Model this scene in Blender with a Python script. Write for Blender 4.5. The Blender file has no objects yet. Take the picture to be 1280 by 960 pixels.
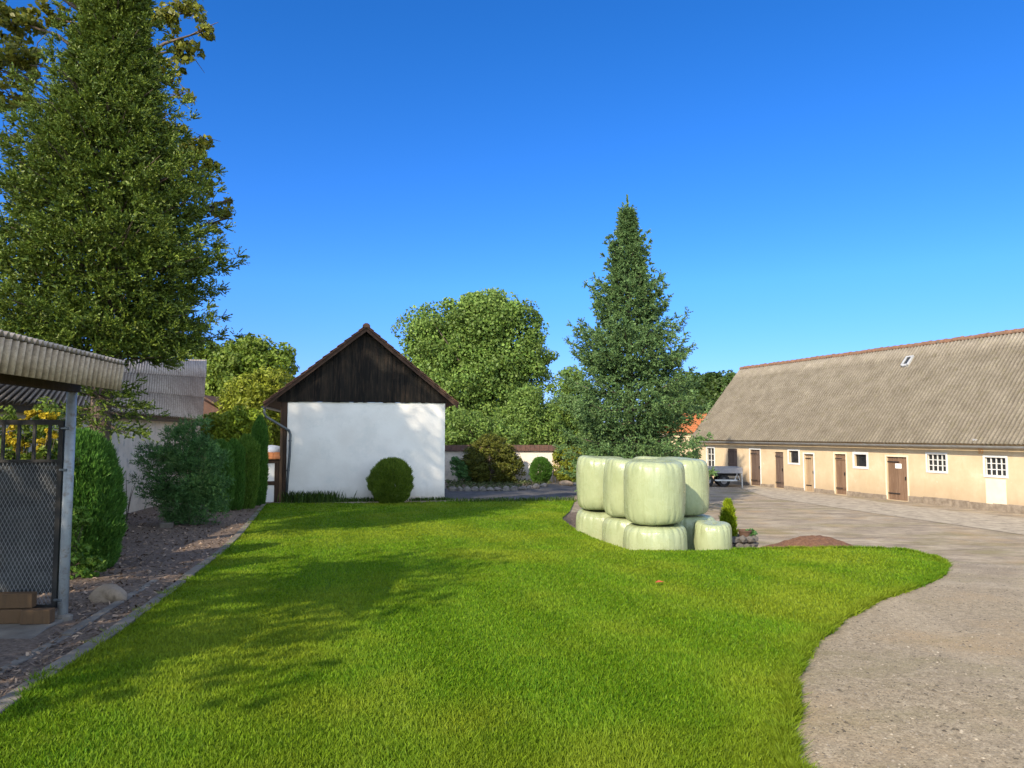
import bpy, bmesh, math, random
import numpy as np
from mathutils import Vector, Matrix

C = bpy.context.scene
rad = math.radians
# ------------------------------------------------------------------ camera
CAMZ = 2.9
F = 900.0                                   # focal length in photo pixels (1280 wide)
PITCH = math.atan(62.0 / F)
cam_d = bpy.data.cameras.new("camera")
cam_d.sensor_width = 36.0
cam_d.lens = F / 1280.0 * 36.0
cam_d.clip_start = 0.05
cam_d.clip_end = 2000
cam = bpy.data.objects.new("camera", cam_d)
C.collection.objects.link(cam)
cam.location = (0, 0, CAMZ)
cam.rotation_euler = (rad(90) + PITCH, 0, 0)
C.camera = cam

# ------------------------------------------------------------------ light
SUN_AZ = (0.50, 0.866)                       # direction the light travels over the ground
SUN_EL = rad(30.5)
w = bpy.data.worlds.new("World")
C.world = w
w.use_nodes = True
nt = w.node_tree
bg = nt.nodes['Background']
sky = nt.nodes.new('ShaderNodeTexSky')
sky.sky_type = 'NISHITA'
sky.sun_disc = False
sky.sun_elevation = SUN_EL
sky.sun_rotation = math.atan2(-SUN_AZ[0], -SUN_AZ[1])
sky.altitude = 0
sky.air_density = 1.0
sky.dust_density = 0.0
sky.ozone_density = 4.0
def wnode(kind, **kw):
    n_ = nt.nodes.new(kind)
    for k_, v_ in kw.items(): setattr(n_, k_, v_)
    return n_
# deep blue opposite the sun; unseen overhead and sunward sky brightened as shade fill
deep = wnode('ShaderNodeHueSaturation'); deep.inputs['Saturation'].default_value = 1.25
pale = wnode('ShaderNodeHueSaturation'); pale.inputs['Saturation'].default_value = .55; pale.inputs['Value'].default_value = 1.3
nt.links.new(sky.outputs[0], deep.inputs['Color']); nt.links.new(sky.outputs[0], pale.inputs['Color'])
tc = wnode('ShaderNodeTexCoord'); sx = wnode('ShaderNodeSeparateXYZ'); nt.links.new(tc.outputs['Generated'], sx.inputs[0])
tr_ = wnode('ShaderNodeValToRGB'); nt.links.new(sx.outputs['Z'], tr_.inputs[0])
cr = tr_.color_ramp.elements; cr[0].position = 0.0; cr[0].color = (.21, .27, .64, 1); cr[1].position = .5; cr[1].color = (.27, .46, .66, 1)
e_ = cr.new(.09); e_.color = (.26, .345, .66, 1); e_ = cr.new(.2); e_.color = (.32, .455, .70, 1)
mu = wnode('ShaderNodeMix', data_type='RGBA', blend_type='MULTIPLY'); mu.inputs[0].default_value = 1
nt.links.new(deep.outputs[0], mu.inputs[6]); nt.links.new(tr_.outputs[0], mu.inputs[7])
m1 = wnode('ShaderNodeMapRange', interpolation_type='SMOOTHSTEP'); m1.inputs['From Min'].default_value = .55; m1.inputs['From Max'].default_value = .80; nt.links.new(sx.outputs['Z'], m1.inputs['Value'])
m2 = wnode('ShaderNodeMapRange', interpolation_type='SMOOTHSTEP'); m2.inputs['From Min'].default_value = .25; m2.inputs['From Max'].default_value = -.25; nt.links.new(sx.outputs['Y'], m2.inputs['Value'])
mx = wnode('ShaderNodeMath', operation='MAXIMUM'); nt.links.new(m1.outputs[0], mx.inputs[0]); nt.links.new(m2.outputs[0], mx.inputs[1])
sm_ = wnode('ShaderNodeMix', data_type='RGBA'); nt.links.new(mx.outputs[0], sm_.inputs[0]); nt.links.new(mu.outputs[2], sm_.inputs[6]); nt.links.new(pale.outputs[0], sm_.inputs[7])
nt.links.new(sm_.outputs[2], bg.inputs['Color'])
bg.inputs['Strength'].default_value = 0.15
sd = bpy.data.lights.new("sun", 'SUN')
sd.energy = 3.3
sd.angle = rad(0.8)
sd.color = (1.0, 0.86, 0.66)
sun = bpy.data.objects.new("sun", sd)
C.collection.objects.link(sun)
dv = Vector((SUN_AZ[0] * math.cos(SUN_EL), SUN_AZ[1] * math.cos(SUN_EL), -math.sin(SUN_EL)))
sun.rotation_euler = dv.to_track_quat('-Z', 'Y').to_euler()
C.view_settings.view_transform = 'Standard'
C.view_settings.look = 'None'
C.view_settings.exposure = 1.1
C.view_settings.gamma = 1.0
C.render.engine = 'CYCLES'
C.cycles.max_bounces = 6
C.cycles.transparent_max_bounces = 6

# ------------------------------------------------------------------ rays and terrain
cp, sp = math.cos(PITCH), math.sin(PITCH)
def ray(px, py):
    x = (px - 640) / F; z = (480 - py) / F
    return np.array([x, cp - sp * z, sp + cp * z])
def at(px, py, y):
    """world point on the pixel's ray at depth y"""
    r = ray(px, py); t = y / r[1]
    return np.array([0, 0, CAMZ]) + r * t
LY = [-60, 5, 13, 16.5, 25, 32, 60, 500]
LZ = [1.15, 1.15, .80, .70, .50, .40, .25, .25]
YY = [-60, 5, 8, 11, 14, 17, 500]
YZ = [1.15, 1.15, .80, .36, .08, 0, 0]
def lawn_z(x, y):
    return np.interp(y, LY, LZ)
def march(px, py, fn, t1=140):
    r = ray(px, py)
    t = np.concatenate([np.linspace(1.5, 40, 6000), np.linspace(40, t1, 3000)])
    P = np.array([0, 0, CAMZ])[None] + t[:, None] * r[None]
    b = P[:, 2] < fn(P[:, 0], P[:, 1])
    i = int(np.argmax(b)) if b.any() else len(t) - 1
    return P[i]
lawn_px_left = [(0, 898), (75, 843), (150, 794), (220, 740), (270, 700), (300, 673), (320, 648), (333, 631)]
lawn_px_back = [(345, 630), (400, 630), (460, 630), (556, 628), (600, 627), (660, 627), (718, 627)]
lawn_px_bale = [(712, 640), (702, 649), (716, 660), (740, 673), (787, 689), (857, 689.5), (917, 688.5), (1000, 686.5), (1080, 686), (1130, 688)]
lawn_px_tip = [(1160, 694), (1176, 701), (1181, 709), (1174, 721), (1145, 734), (1095, 751), (1052, 774), (1017, 802),
               (996, 826), (987, 860), (983, 900), (987, 940), (994, 962), (1003, 1010)]
LP = lambda pts: [march(a, b, lawn_z)[:2] for a, b in pts]
w_left, w_back, w_bale, w_tip = LP(lawn_px_left), LP(lawn_px_back), LP(lawn_px_bale), LP(lawn_px_tip)
LAWN = np.array([(-4.2, -6), (-3.0, 0), (-2.75, 2.6)] + [tuple(p) for p in w_left + w_back + w_bale + w_tip] + [(1.2, 2.2), (0.9, 0), (0.9, -6)])
# bank between the lawn and the lower yard
bx = [tuple(p) for p in w_bale[3:]]
BANK = np.array([(2.0, 60), (2.0, 26), (w_bale[0][0] - .1, 21.5), (w_bale[1][0], w_bale[1][1])] + bx + [(w_tip[1][0] + .1, w_tip[1][1] + .2), (9.0, 9.5), (12, 5), (20, -30)])
def seg_dist(P, poly):
    """distance to an open polyline and the side (+ = left of travel)"""
    best = np.full(P.shape[0], 1e9); side = np.zeros(P.shape[0])
    for a, b in zip(poly[:-1], poly[1:]):
        ab = b - a; L2 = (ab ** 2).sum()
        t = np.clip(((P - a) @ ab) / L2, 0, 1)
        q = a + t[:, None] * ab
        d = np.hypot(*(P - q).T)
        s = ab[0] * (P[:, 1] - a[1]) - ab[1] * (P[:, 0] - a[0])
        m = d < best - 1e-9
        best[m] = d[m]; side[m] = np.sign(s[m])
    return best, side
def T(x, y):
    x = np.atleast_1d(np.asarray(x, float)); y = np.atleast_1d(np.asarray(y, float))
    sh = x.shape
    P = np.stack([x.ravel(), y.ravel()], 1)
    d, s = seg_dist(P, BANK)
    wd = np.interp(P[:, 1], [-60, 5, 10, 12.3, 20, 26], [9, 6, 3, .42, .5, 3])
    k = np.clip(d * (s > 0) / wd, 0, 1)
    k = k * k * (3 - 2 * k)
    z = np.interp(P[:, 1], LY, LZ) * (1 - k) + np.interp(P[:, 1], YY, YZ) * k
    return z.reshape(sh)
def Tz(x, y): return float(T(x, y)[0])
def hit(px, py): return march(px, py, T)
def in_poly(P, poly):
    x, y = P[:, 0], P[:, 1]
    inside = np.zeros(len(P), bool)
    j = len(poly) - 1
    for i in range(len(poly)):
        xi, yi = poly[i]; xj, yj = poly[j]
        c = ((yi > y) != (yj > y)) & (x < (xj - xi) * (y - yi) / (yj - yi + 1e-12) + xi)
        inside ^= c
        j = i
    return inside

# ------------------------------------------------------------------ materials
def new_mat(name):
    m = bpy.data.materials.new(name); m.use_nodes = True
    n = m.node_tree.nodes; l = m.node_tree.links
    return m, n, l, n['Principled BSDF']
def col(c): return (c[0], c[1], c[2], 1)
def noise(n, l, scale, detail=6, rough=.6, stretch=None, coord='pos', off=(0, 0, 0)):
    g = n.new('ShaderNodeNewGeometry') if coord == 'pos' else n.new('ShaderNodeTexCoord')
    out = g.outputs['Position'] if coord == 'pos' else g.outputs['Object']
    mp = n.new('ShaderNodeMapping')
    mp.inputs['Scale'].default_value = stretch or (1, 1, 1)
    mp.inputs['Location'].default_value = off
    l.new(out, mp.inputs['Vector'])
    t = n.new('ShaderNodeTexNoise')
    t.inputs['Scale'].default_value = scale; t.inputs['Detail'].default_value = detail; t.inputs['Roughness'].default_value = rough
    l.new(mp.outputs[0], t.inputs['Vector'])
    return t.outputs['Fac']
def ramp(n, l, fac, stops):
    r = n.new('ShaderNodeValToRGB')
    e = r.color_ramp.elements
    while len(e) < len(stops): e.new(.5)
    for el, (p, c) in zip(e, stops):
        el.position = p; el.color = col(c) if len(c) == 3 else c
    l.new(fac, r.inputs[0])
    return r.outputs[0]
def mix(n, l, fac, a, b, mode='MIX'):
    m = n.new('ShaderNodeMix'); m.data_type = 'RGBA'; m.blend_type = mode
    if isinstance(fac, (int, float)): m.inputs[0].default_value = fac
    else: l.new(fac, m.inputs[0])
    for i, v in ((6, a), (7, b)):
        if isinstance(v, (tuple, list)): m.inputs[i].default_value = col(v)
        else: l.new(v, m.inputs[i])
    return m.outputs[2]
def bump(n, l, b, h, strength=.4, dist=.02):
    k = n.new('ShaderNodeBump'); k.inputs['Strength'].default_value = strength; k.inputs['Distance'].default_value = dist
    l.new(h, k.inputs['Height']); l.new(k.outputs[0], b.inputs['Normal'])
def M(name, c1, c2, scale=2., rough=.85, bs=40., bstr=.3, bd=.01, c3=None, s3=12., stretch=None, metal=0., spec=.3, lo=.35, hi=.65, coord='pos'):
    m, n, l, b = new_mat(name)
    f = noise(n, l, scale, 7, .65, stretch, coord)
    c = ramp(n, l, f, [(lo, c1), (hi, c2)])
    if c3:
        f3 = noise(n, l, s3, 5, .7, stretch, coord, (3, 7, 1))
        k = ramp(n, l, f3, [(.52, (0, 0, 0)), (.68, (1, 1, 1))])
        c = mix(n, l, k, c, c3)
    l.new(c, b.inputs['Base Color'])
    b.inputs['Roughness'].default_value = rough; b.inputs['Metallic'].default_value = metal
    b.inputs['Specular IOR Level'].default_value = spec
    if bstr: bump(n, l, b, noise(n, l, bs, 6, .7, stretch, coord), bstr, bd)
    return m
def leaf_mat(name, c1, c2, transl=.3, rough=.5, spec=.25, patch=None, pscale=.6):
    m, n, l, b = new_mat(name)
    g = n.new('ShaderNodeNewGeometry')
    c = ramp(n, l, g.outputs['Random Per Island'], [(0, c1), (1, c2)])
    a = n.new('ShaderNodeAttribute'); a.attribute_name = 'tint'
    if patch:
        f = noise(n, l, pscale, 4, .6)
        c = mix(n, l, ramp(n, l, f, [(.45, (0, 0, 0)), (.62, (1, 1, 1))]), c, patch)
    mm = n.new('ShaderNodeMix'); mm.data_type = 'RGBA'; mm.blend_type = 'MULTIPLY'; mm.inputs[0].default_value = 1
    l.new(c, mm.inputs[6]); l.new(a.outputs['Color'], mm.inputs[7])
    c = mm.outputs[2]
    l.new(c, b.inputs['Base Color'])
    b.inputs['Roughness'].default_value = rough; b.inputs['Specular IOR Level'].default_value = spec
    t = n.new('ShaderNodeBsdfTranslucent'); l.new(c, t.inputs['Color'])
    x = n.new('ShaderNodeMixShader'); x.inputs[0].default_value = transl
    l.new(b.outputs[0], x.inputs[1]); l.new(t.outputs[0], x.inputs[2])
    l.new(x.outputs[0], n['Material Output'].inputs['Surface'])
    return m

MAT = {}
# ---- ground: gravel near, trodden earth and old asphalt in the yard
def ground_mat():
    m, n, l, b = new_mat('yard_ground')
    big = noise(n, l, .35, 6, .6, (1, 1.6, 1))
    streak = noise(n, l, 1.1, 9, .76, (.75, 1.35, 1), off=(4, 2, 0))
    fine = noise(n, l, 55, 5, .8)
    speck = noise(n, l, 17, 6, .85, off=(9, 1, 0))
    earth = ramp(n, l, streak, [(.30, (.135, .112, .086)), (.47, (.25, .205, .155)), (.58, (.35, .295, .22)), (.72, (.47, .40, .305))])
    grey = ramp(n, l, speck, [(.28, (.16, .128, .085)), (.5, (.295, .238, .158)), (.72, (.47, .39, .275))])
    g = n.new('ShaderNodeNewGeometry'); sx = n.new('ShaderNodeSeparateXYZ'); l.new(g.outputs['Position'], sx.inputs[0])
    mr = n.new('ShaderNodeMapRange'); mr.inputs['From Min'].default_value = 8.5; mr.inputs['From Max'].default_value = 13
    l.new(sx.outputs['Y'], mr.inputs['Value'])
    ad = n.new('ShaderNodeMath'); ad.operation = 'MULTIPLY_ADD'; ad.inputs[1].default_value = 1.6; l.new(big, ad.inputs[0]); ad.inputs[2].default_value = -.8
    sm = n.new('ShaderNodeMath'); sm.operation = 'ADD'; sm.use_clamp = True; l.new(mr.outputs[0], sm.inputs[0]); l.new(ad.outputs[0], sm.inputs[1])
    c = mix(n, l, sm.outputs[0], grey, earth)
    # wheel tracks curving past the lawn: smoother, dustier bands
    for R_, k_ in ((10.6, .55), (9.0, .55), (12.6, .3)):
        vd = n.new('ShaderNodeVectorMath'); vd.operation = 'DISTANCE'; fl = n.new('ShaderNodeVectorMath'); fl.operation = 'MULTIPLY'; fl.inputs[1].default_value = (1, 1, 0); l.new(g.outputs['Position'], fl.inputs[0]); l.new(fl.outputs[0], vd.inputs[0]); vd.inputs[1].default_value = (14.2, 4.5, 0)
        nz = n.new('ShaderNodeMath'); nz.operation = 'MULTIPLY_ADD'; nz.inputs[1].default_value = .5; l.new(big, nz.inputs[0]); l.new(vd.outputs['Value'], nz.inputs[2])
        su = n.new('ShaderNodeMath'); su.operation = 'SUBTRACT'; su.inputs[1].default_value = R_ + .25; l.new(nz.outputs[0], su.inputs[0])
        ab = n.new('ShaderNodeMath'); ab.operation = 'ABSOLUTE'; l.new(su.outputs[0], ab.inputs[0])
        mp_ = n.new('ShaderNodeMapRange'); mp_.inputs['From Min'].default_value = .10; mp_.inputs['From Max'].default_value = .30; mp_.inputs['To Min'].default_value = k_; mp_.inputs['To Max'].default_value = 0; l.new(ab.outputs[0], mp_.inputs['Value'])
        mm_ = n.new('ShaderNodeMath'); mm_.operation = 'MULTIPLY'; l.new(mp_.outputs[0], mm_.inputs[0]); l.new(speck, mm_.inputs[1])
        c = mix(n, l, mm_.outputs[0], c, (.42, .345, .24))
    # ochre dust and dry weeds
    c = mix(n, l, ramp(n, l, noise(n, l, .55, 6, .65, off=(13, 3, 0)), [(.52, (0, 0, 0)), (.66, (.7, .7, .7))]), c, (.34, .25, .145))
    wd = ramp(n, l, noise(n, l, .42, 7, .7, (.6, 1.5, 1), off=(1, 31, 0)), [(.50, (0, 0, 0)), (.64, (.65, .65, .65))])
    c = mix(n, l, wd, c, (.19, .165, .075))
    c = mix(n, l, .75, c, ramp(n, l, fine, [(.3, (.25, .25, .25)), (.7, (.8, .8, .8))]), 'OVERLAY')
    l.new(c, b.inputs['Base Color']); b.inputs['Roughness'].default_value = .95; b.inputs['Specular IOR Level'].default_value = .15
    hsum = n.new('ShaderNodeMath'); hsum.operation = 'ADD'; l.new(fine, hsum.inputs[0]); l.new(speck, hsum.inputs[1])
    bump(n, l, b, hsum.outputs[0], .55, .02)
    return m
MAT['ground'] = ground_mat()
def lawn_mat():
    m, n, l, b = new_mat('lawn_turf')
    f1 = noise(n, l, .5, 6, .65); f2 = noise(n, l, 40, 5, .8)
    c = ramp(n, l, f1, [(.3, (.075, .150, .010)), (.5, (.115, .190, .012)), (.7, (.17, .23, .018))])
    c = mix(n, l, .6, c, ramp(n, l, f2, [(.3, (.2, .2, .2)), (.7, (.75, .75, .75))]), 'OVERLAY')
    l.new(c, b.inputs['Base Color']); b.inputs['Roughness'].default_value = .9; b.inputs['Specular IOR Level'].default_value = .1
    bump(n, l, b, f2, .8, .03)
    return m
MAT['lawn'] = lawn_mat()
MAT['grass'] = leaf_mat('grass_blades', (.064, .165, .005), (.175, .280, .012), .35, .55, .12, patch=(.200, .265, .016), pscale=.4)
MAT['weeds'] = leaf_mat('weed_blades', (.04, .09, .015), (.10, .16, .03), .3)
MAT['mulch'] = M('bark_mulch', (.085, .060, .045), (.26, .19, .14), 22, .95, 60, .9, .03, (.22, .18, .14), 35)
MAT['chips'] = leaf_mat('bark_chips', (.06, .04, .03), (.34, .25, .18), 0, .9, .1)
MAT['soil'] = M('red_mulch_soil', (.105, .052, .030), (.215, .112, .064), 18, .95, 50, .9, .03)
MAT['asphalt'] = M('old_asphalt', (.055, .054, .056), (.115, .11, .108), 3, .9, 70, .5, .01, (.15, .13, .11), 2.)
MAT['concrete'] = M('concrete', (.26, .22, .17), (.42, .36, .27), 2.5, .9, 50, .4, .01, (.17, .145, .11), 3)
MAT['darkconcrete'] = M('damp_concrete', (.12, .105, .088), (.22, .195, .160), 3, .9, 50, .4, .01)
MAT['stone'] = M('field_stone', (.13, .12, .11), (.30, .27, .24), 7, .9, 30, .5, .02)
MAT['tanrock'] = M('tan_boulder', (.22, .17, .12), (.36, .28, .20), 6, .9, 30, .6, .02)
MAT['pebble'] = leaf_mat('pebbles', (.12, .100, .075), (.37, .315, .235), 0, .8, .2)
MAT['white'] = M('white_render', (.74, .72, .69), (.82, .80, .76), 1.2, .9, 18, .35, .012, (.70, .67, .62), 3.5)
def splash(m, zlo, zhi, dirt_shade, amt=.75):
    n, l = m.node_tree.nodes, m.node_tree.links; b = n['Principled BSDF']
    src = b.inputs['Base Color'].links[0].from_socket
    g = n.new('ShaderNodeNewGeometry'); sx = n.new('ShaderNodeSeparateXYZ'); l.new(g.outputs['Position'], sx.inputs[0])
    ad = n.new('ShaderNodeMath'); ad.operation = 'MULTIPLY_ADD'; ad.inputs[1].default_value = -(zhi - zlo) * 1.3; l.new(noise(n, l, 2.6, 7, .75, (1, 1, .5), off=(7, 3, 2)), ad.inputs[0]); l.new(sx.outputs['Z'], ad.inputs[2])
    mr = n.new('ShaderNodeMapRange'); mr.inputs['From Min'].default_value = zlo - (zhi - zlo) * .6; mr.inputs['From Max'].default_value = zhi - (zhi - zlo) * .55; mr.inputs['To Min'].default_value = amt; mr.inputs['To Max'].default_value = 0; l.new(ad.outputs[0], mr.inputs['Value'])
    l.new(mix(n, l, mr.outputs[0], src, dirt_shade), b.inputs['Base Color'])
def cream_mat():
    m, n, l, b = new_mat('cream_render')
    f = noise(n, l, 1.1, 7, .65); f2 = noise(n, l, 2.2, 6, .7, (2.2, 2.2, .35), off=(5, 5, 0))
    c = ramp(n, l, f, [(.3, (.50, .38, .24)), (.55, (.57, .445, .29)), (.75, (.63, .515, .36))])
    c = mix(n, l, ramp(n, l, f2, [(.56, (0, 0, 0)), (.72, (.6, .6, .6))]), c, (.50, .37, .22))
    c = mix(n, l, ramp(n, l, noise(n, l, 3.5, 8, .75, off=(2, 9, 4)), [(.63, (0, 0, 0)), (.68, (.8, .8, .8))]), c, (.74, .63, .47))
    l.new(c, b.inputs['Base Color']); b.inputs['Roughness'].default_value = .92; b.inputs['Specular IOR Level'].default_value = .2
    bump(n, l, b, noise(n, l, 22, 6, .7), .35, .012)
    return m
MAT['cream'] = cream_mat(); splash(MAT['cream'], .2, 1.0, (.40, .30, .19), .7)
MAT['housewhite'] = M('white_limewash', (.74, .70, .645), (.83, .795, .74), .9, .9, 18, .3, .010, (.71, .69, .645), 1.4); splash(MAT['housewhite'], .45, 1.0, (.42, .38, .30), .7)
MAT['palecream'] = M('pale_patch_render', (.70, .60, .42), (.78, .68, .50), 2, .9, 20, .3, .01)
MAT['greywall'] = M('grey_rendered_wall', (.60, .52, .43), (.72, .64, .54), 1.5, .9, 20, .3, .01, (.40, .37, .33), 4)
MAT['plinth'] = M('plinth_stone', (.17, .135, .10), (.30, .245, .185), 5, .9, 25, .6, .02)
def boards(name, c1, c2, c3, hs=None):
    m, n, l, b = new_mat(name)
    g = n.new('ShaderNodeNewGeometry')
    c = ramp(n, l, g.outputs['Random Per Island'], [(0, c1), (1, c2)])
    f = noise(n, l, 6, 7, .7, (3, 3, .25))
    c = mix(n, l, ramp(n, l, f, [(.48, (0, 0, 0)), (.68, (.8, .8, .8))]), c, c3)
    l.new(c, b.inputs['Base Color']); b.inputs['Roughness'].default_value = .8; b.inputs['Specular IOR Level'].default_value = .2
    bump(n, l, b, noise(n, l, 25, 5, .7, (3, 3, .2)), .4, .01)
    return m
MAT['blackwood'] = boards('charred_boards', (.003, .003, .003), (.016, .013, .010), (.040, .026, .017))
MAT['doorwood'] = boards('weathered_brown_door', (.115, .068, .042), (.20, .125, .080), (.27, .18, .12))
MAT['darkdoor'] = boards('dark_weathered_door', (.07, .045, .034), (.13, .088, .066), (.17, .125, .10))
MAT['lightdoor'] = boards('pale_timber_door', (.30, .21, .125), (.40, .29, .18), (.24, .165, .10))
MAT['timber'] = boards('sawn_timber', (.095, .056, .030), (.145, .090, .050), (.075, .047, .03))
MAT['beam'] = boards('dark_frame_timber', (.030, .018, .012), (.055, .033, .022), (.07, .045, .03))
MAT['brownpost'] = boards('brown_corner_post', (.10, .06, .035), (.16, .10, .06), (.07, .045, .03))
MAT['whitepaint'] = M('white_paint', (.58, .575, .55), (.68, .675, .65), 5, .5, 30, .1, .003)
MAT['glass'] = M('dark_glass', (.012, .014, .016), (.03, .032, .034), 3, .08, 5, 0, spec=.5)
MAT['dark'] = M('dark_interior', (.010, .009, .008), (.02, .018, .016), 3, .9, 5, 0)
MAT['zinc'] = M('grey_zinc', (.075, .09, .10), (.13, .145, .16), 4, .45, 30, .1, .003, metal=.4)
MAT['eaves_dark'] = M('dark_eaves_brown', (.07, .05, .03), (.11, .08, .05), 5, .9, 20, .3)
def roof_mat(name, a, b_, c_, moss, mossk=.6, pale=None, dirt_shade=.38):
    m, n, l, b = new_mat(name)
    f = noise(n, l, 1.4, 8, .7); f2 = noise(n, l, 9, 7, .8, off=(3, 3, 3)); f3 = noise(n, l, 3, 7, .75, off=(8, 1, 3))
    c = ramp(n, l, f, [(.3, a), (.5, b_), (.7, c_)])
    c = mix(n, l, ramp(n, l, f3, [(.52, (0, 0, 0)), (.70, (mossk,) * 3)]), c, moss)
    c = mix(n, l, ramp(n, l, f2, [(.60, (0, 0, 0)), (.68, (.8,) * 3)]), c, pale or (.50, .45, .35))
    c = mix(n, l, ramp(n, l, noise(n, l, 7, 6, .8, off=(1, 17, 3)), [(.60, (0, 0, 0)), (.70, (.7,) * 3)]), c, (.11, .09, .065))
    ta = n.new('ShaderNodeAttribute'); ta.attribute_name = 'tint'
    c = mix(n, l, dirt_shade, c, ta.outputs['Color'], 'MULTIPLY')  # wave contrast painted in: dark troughs and light crests replace raking sun
    c = mix(n, l, .45, c, ramp(n, l, noise(n, l, 24, 5, .75, off=(6, 2, 9)), [(.34, (.22, .22, .22)), (.66, (.8, .8, .8))]), 'OVERLAY')
    l.new(c, b.inputs['Base Color']); b.inputs['Roughness'].default_value = .9; b.inputs['Specular IOR Level'].default_value = .2
    bump(n, l, b, f2, .4, .01)
    return m
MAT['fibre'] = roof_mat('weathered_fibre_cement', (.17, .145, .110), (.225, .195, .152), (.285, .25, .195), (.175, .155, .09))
MAT['shedroof'] = roof_mat('pale_fibre_cement', (.36, .29, .235), (.46, .38, .31), (.55, .47, .39), (.20, .16, .10), .5, dirt_shade=1.)
MAT['barn_zinc'] = M('pale_zinc', (.20, .20, .20), (.30, .30, .29), 4, .5, 30, .1, .003, metal=.3)
MAT['darkstone'] = M('dark_field_stone', (.06, .056, .05), (.15, .135, .12), 7, .9, 30, .5, .02)
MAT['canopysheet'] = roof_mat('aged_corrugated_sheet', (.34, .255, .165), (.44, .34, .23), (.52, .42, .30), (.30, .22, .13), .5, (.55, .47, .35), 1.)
MAT['tile'] = M('red_clay_tile', (.15, .080, .050), (.25, .135, .08), 6, .85, 30, .4, .01, (.13, .11, .085), 4)
MAT['browntile'] = M('brown_clay_tile', (.055, .030, .022), (.11, .055, .036), 6, .85, 30, .4, .01, (.07, .05, .04), 8)
MAT['orangetile'] = M('orange_clay_tile', (.38, .13, .045), (.52, .20, .075), 5, .85, 30, .4, .01)
MAT['verge'] = M('verge_board', (.040, .023, .016), (.075, .042, .028), 6, .8, 30, .3, .01)
def bale_mat():
    m, n, l, b = new_mat('pale_green_stretch_film')
    f = noise(n, l, 2.5, 6, .6)
    c = ramp(n, l, f, [(.3, (.265, .305, .160)), (.7, (.335, .370, .208))])
    l.new(c, b.inputs['Base Color']); l.new(ramp(n, l, noise(n, l, 3.5, 5, .6, off=(5, 5, 5)), [(.3, (.16, .16, .16)), (.7, (.42, .42, .42))]), b.inputs['Roughness']); b.inputs['Specular IOR Level'].default_value = .55
    s = n.new('ShaderNodeMath'); s.operation = 'MULTIPLY_ADD'; s.inputs[1].default_value = .6
    l.new(noise(n, l, 5, 6, .6, (1.3, 1.3, .9)), s.inputs[0]); l.new(noise(n, l, 9, 6, .65, (2.2, 2.2, .25)), s.inputs[2])
    wv = n.new('ShaderNodeTexWave'); wv.wave_type = 'BANDS'; wv.bands_direction = 'Z'; wv.wave_profile = 'SAW'; wv.inputs['Scale'].default_value = .75; wv.inputs['Distortion'].default_value = 2.2; wv.inputs['Detail'].default_value = 1; wv.inputs['Detail Scale'].default_value = .6
    g2 = n.new('ShaderNodeNewGeometry'); l.new(g2.outputs['Position'], wv.inputs['Vector'])
    s2 = n.new('ShaderNodeMath'); s2.operation = 'MULTIPLY_ADD'; s2.inputs[1].default_value = .22; l.new(wv.outputs['Fac'], s2.inputs[0]); l.new(s.outputs[0], s2.inputs[2])
    bump(n, l, b, s2.outputs[0], .5, .024)
    return m
MAT['bale'] = bale_mat()
MAT['pipe'] = M('grey_painted_pipe', (.26, .29, .32), (.36, .39, .42), 5, .5, 40, .15, .003, (.22, .20, .18), 14, metal=.2)
MAT['ironblack'] = M('black_iron', (.012, .012, .013), (.03, .028, .027), 8, .6, 40, .15)
MAT['wire'] = M('galvanised_wire', (.22, .23, .24), (.34, .35, .36), 8, .5, 40, .1, metal=.5)
MAT['netting'] = M('dark_shade_cloth', (.035, .037, .040), (.065, .068, .072), 5, .9, 80, .4)
MAT['bark'] = M('tree_bark', (.075, .055, .042), (.16, .125, .10), 7, .95, 18, .9, .03, stretch=(1, 1, .3))
MAT['rubber'] = M('tyre_rubber', (.012, .012, .012), (.03, .03, .03), 5, .8, 30, .2)
MAT['greyside'] = M('grey_trailer_panel', (.24, .23, .235), (.33, .32, .32), 4, .7, 30, .2)
MAT['silver'] = M('pale_metal', (.45, .45, .44), (.58, .58, .56), 5, .45, 30, .1, metal=.4)
MAT['paper'] = M('white_paper', (.80, .80, .78), (.84, .84, .82), 5, .8, 10, 0)
MAT['ink'] = M('black_ink', (.03, .03, .03), (.05, .05, .05), 5, .8, 10, 0)
MAT['orangepaint'] = M('faded_orange_paint', (.52, .22, .06), (.58, .28, .10), 9, .8, 10, 0)
MAT['lamp'] = M('lamp_glass', (.30, .24, .14), (.38, .31, .19), 9, .3, 10, 0)
MAT['pot'] = M('terracotta_pot', (.07, .042, .03), (.12, .07, .048), 6, .8, 20, .2)
MAT['whiteplastic'] = M('white_plastic', (.76, .76, .78), (.82, .82, .84), 4, .5, 10, .1)
MAT['spruce_a'] = leaf_mat('olive_spruce_needles', (0.040, 0.082, 0.012), (0.153, 0.197, 0.024), .06, .5, .3)
MAT['spruce_b'] = leaf_mat('blue_green_spruce_needles', (0.048, 0.104, 0.037), (0.142, 0.224, 0.071), .12, .5, .3)
MAT['pine'] = leaf_mat('blue_green_pine_needles', (0.038, 0.113, 0.031), (0.121, 0.246, 0.067), .15, .5, .3)
MAT['thuja'] = leaf_mat('dark_green_thuja', (0.040, 0.116, 0.018), (0.112, 0.242, 0.036), .2, .5, .2)
MAT['thuja_l'] = leaf_mat('fresh_green_hedge', (0.064, 0.151, 0.018), (0.165, 0.272, 0.039), .25, .5, .2)
MAT['box'] = leaf_mat('clipped_box_leaves', (0.067, 0.128, 0.015), (0.179, 0.247, 0.026), .2, .5, .25)
MAT['olive'] = leaf_mat('olive_brown_leaves', (0.058, 0.080, 0.012), (0.138, 0.138, 0.022), .2, .5, .2)
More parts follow.
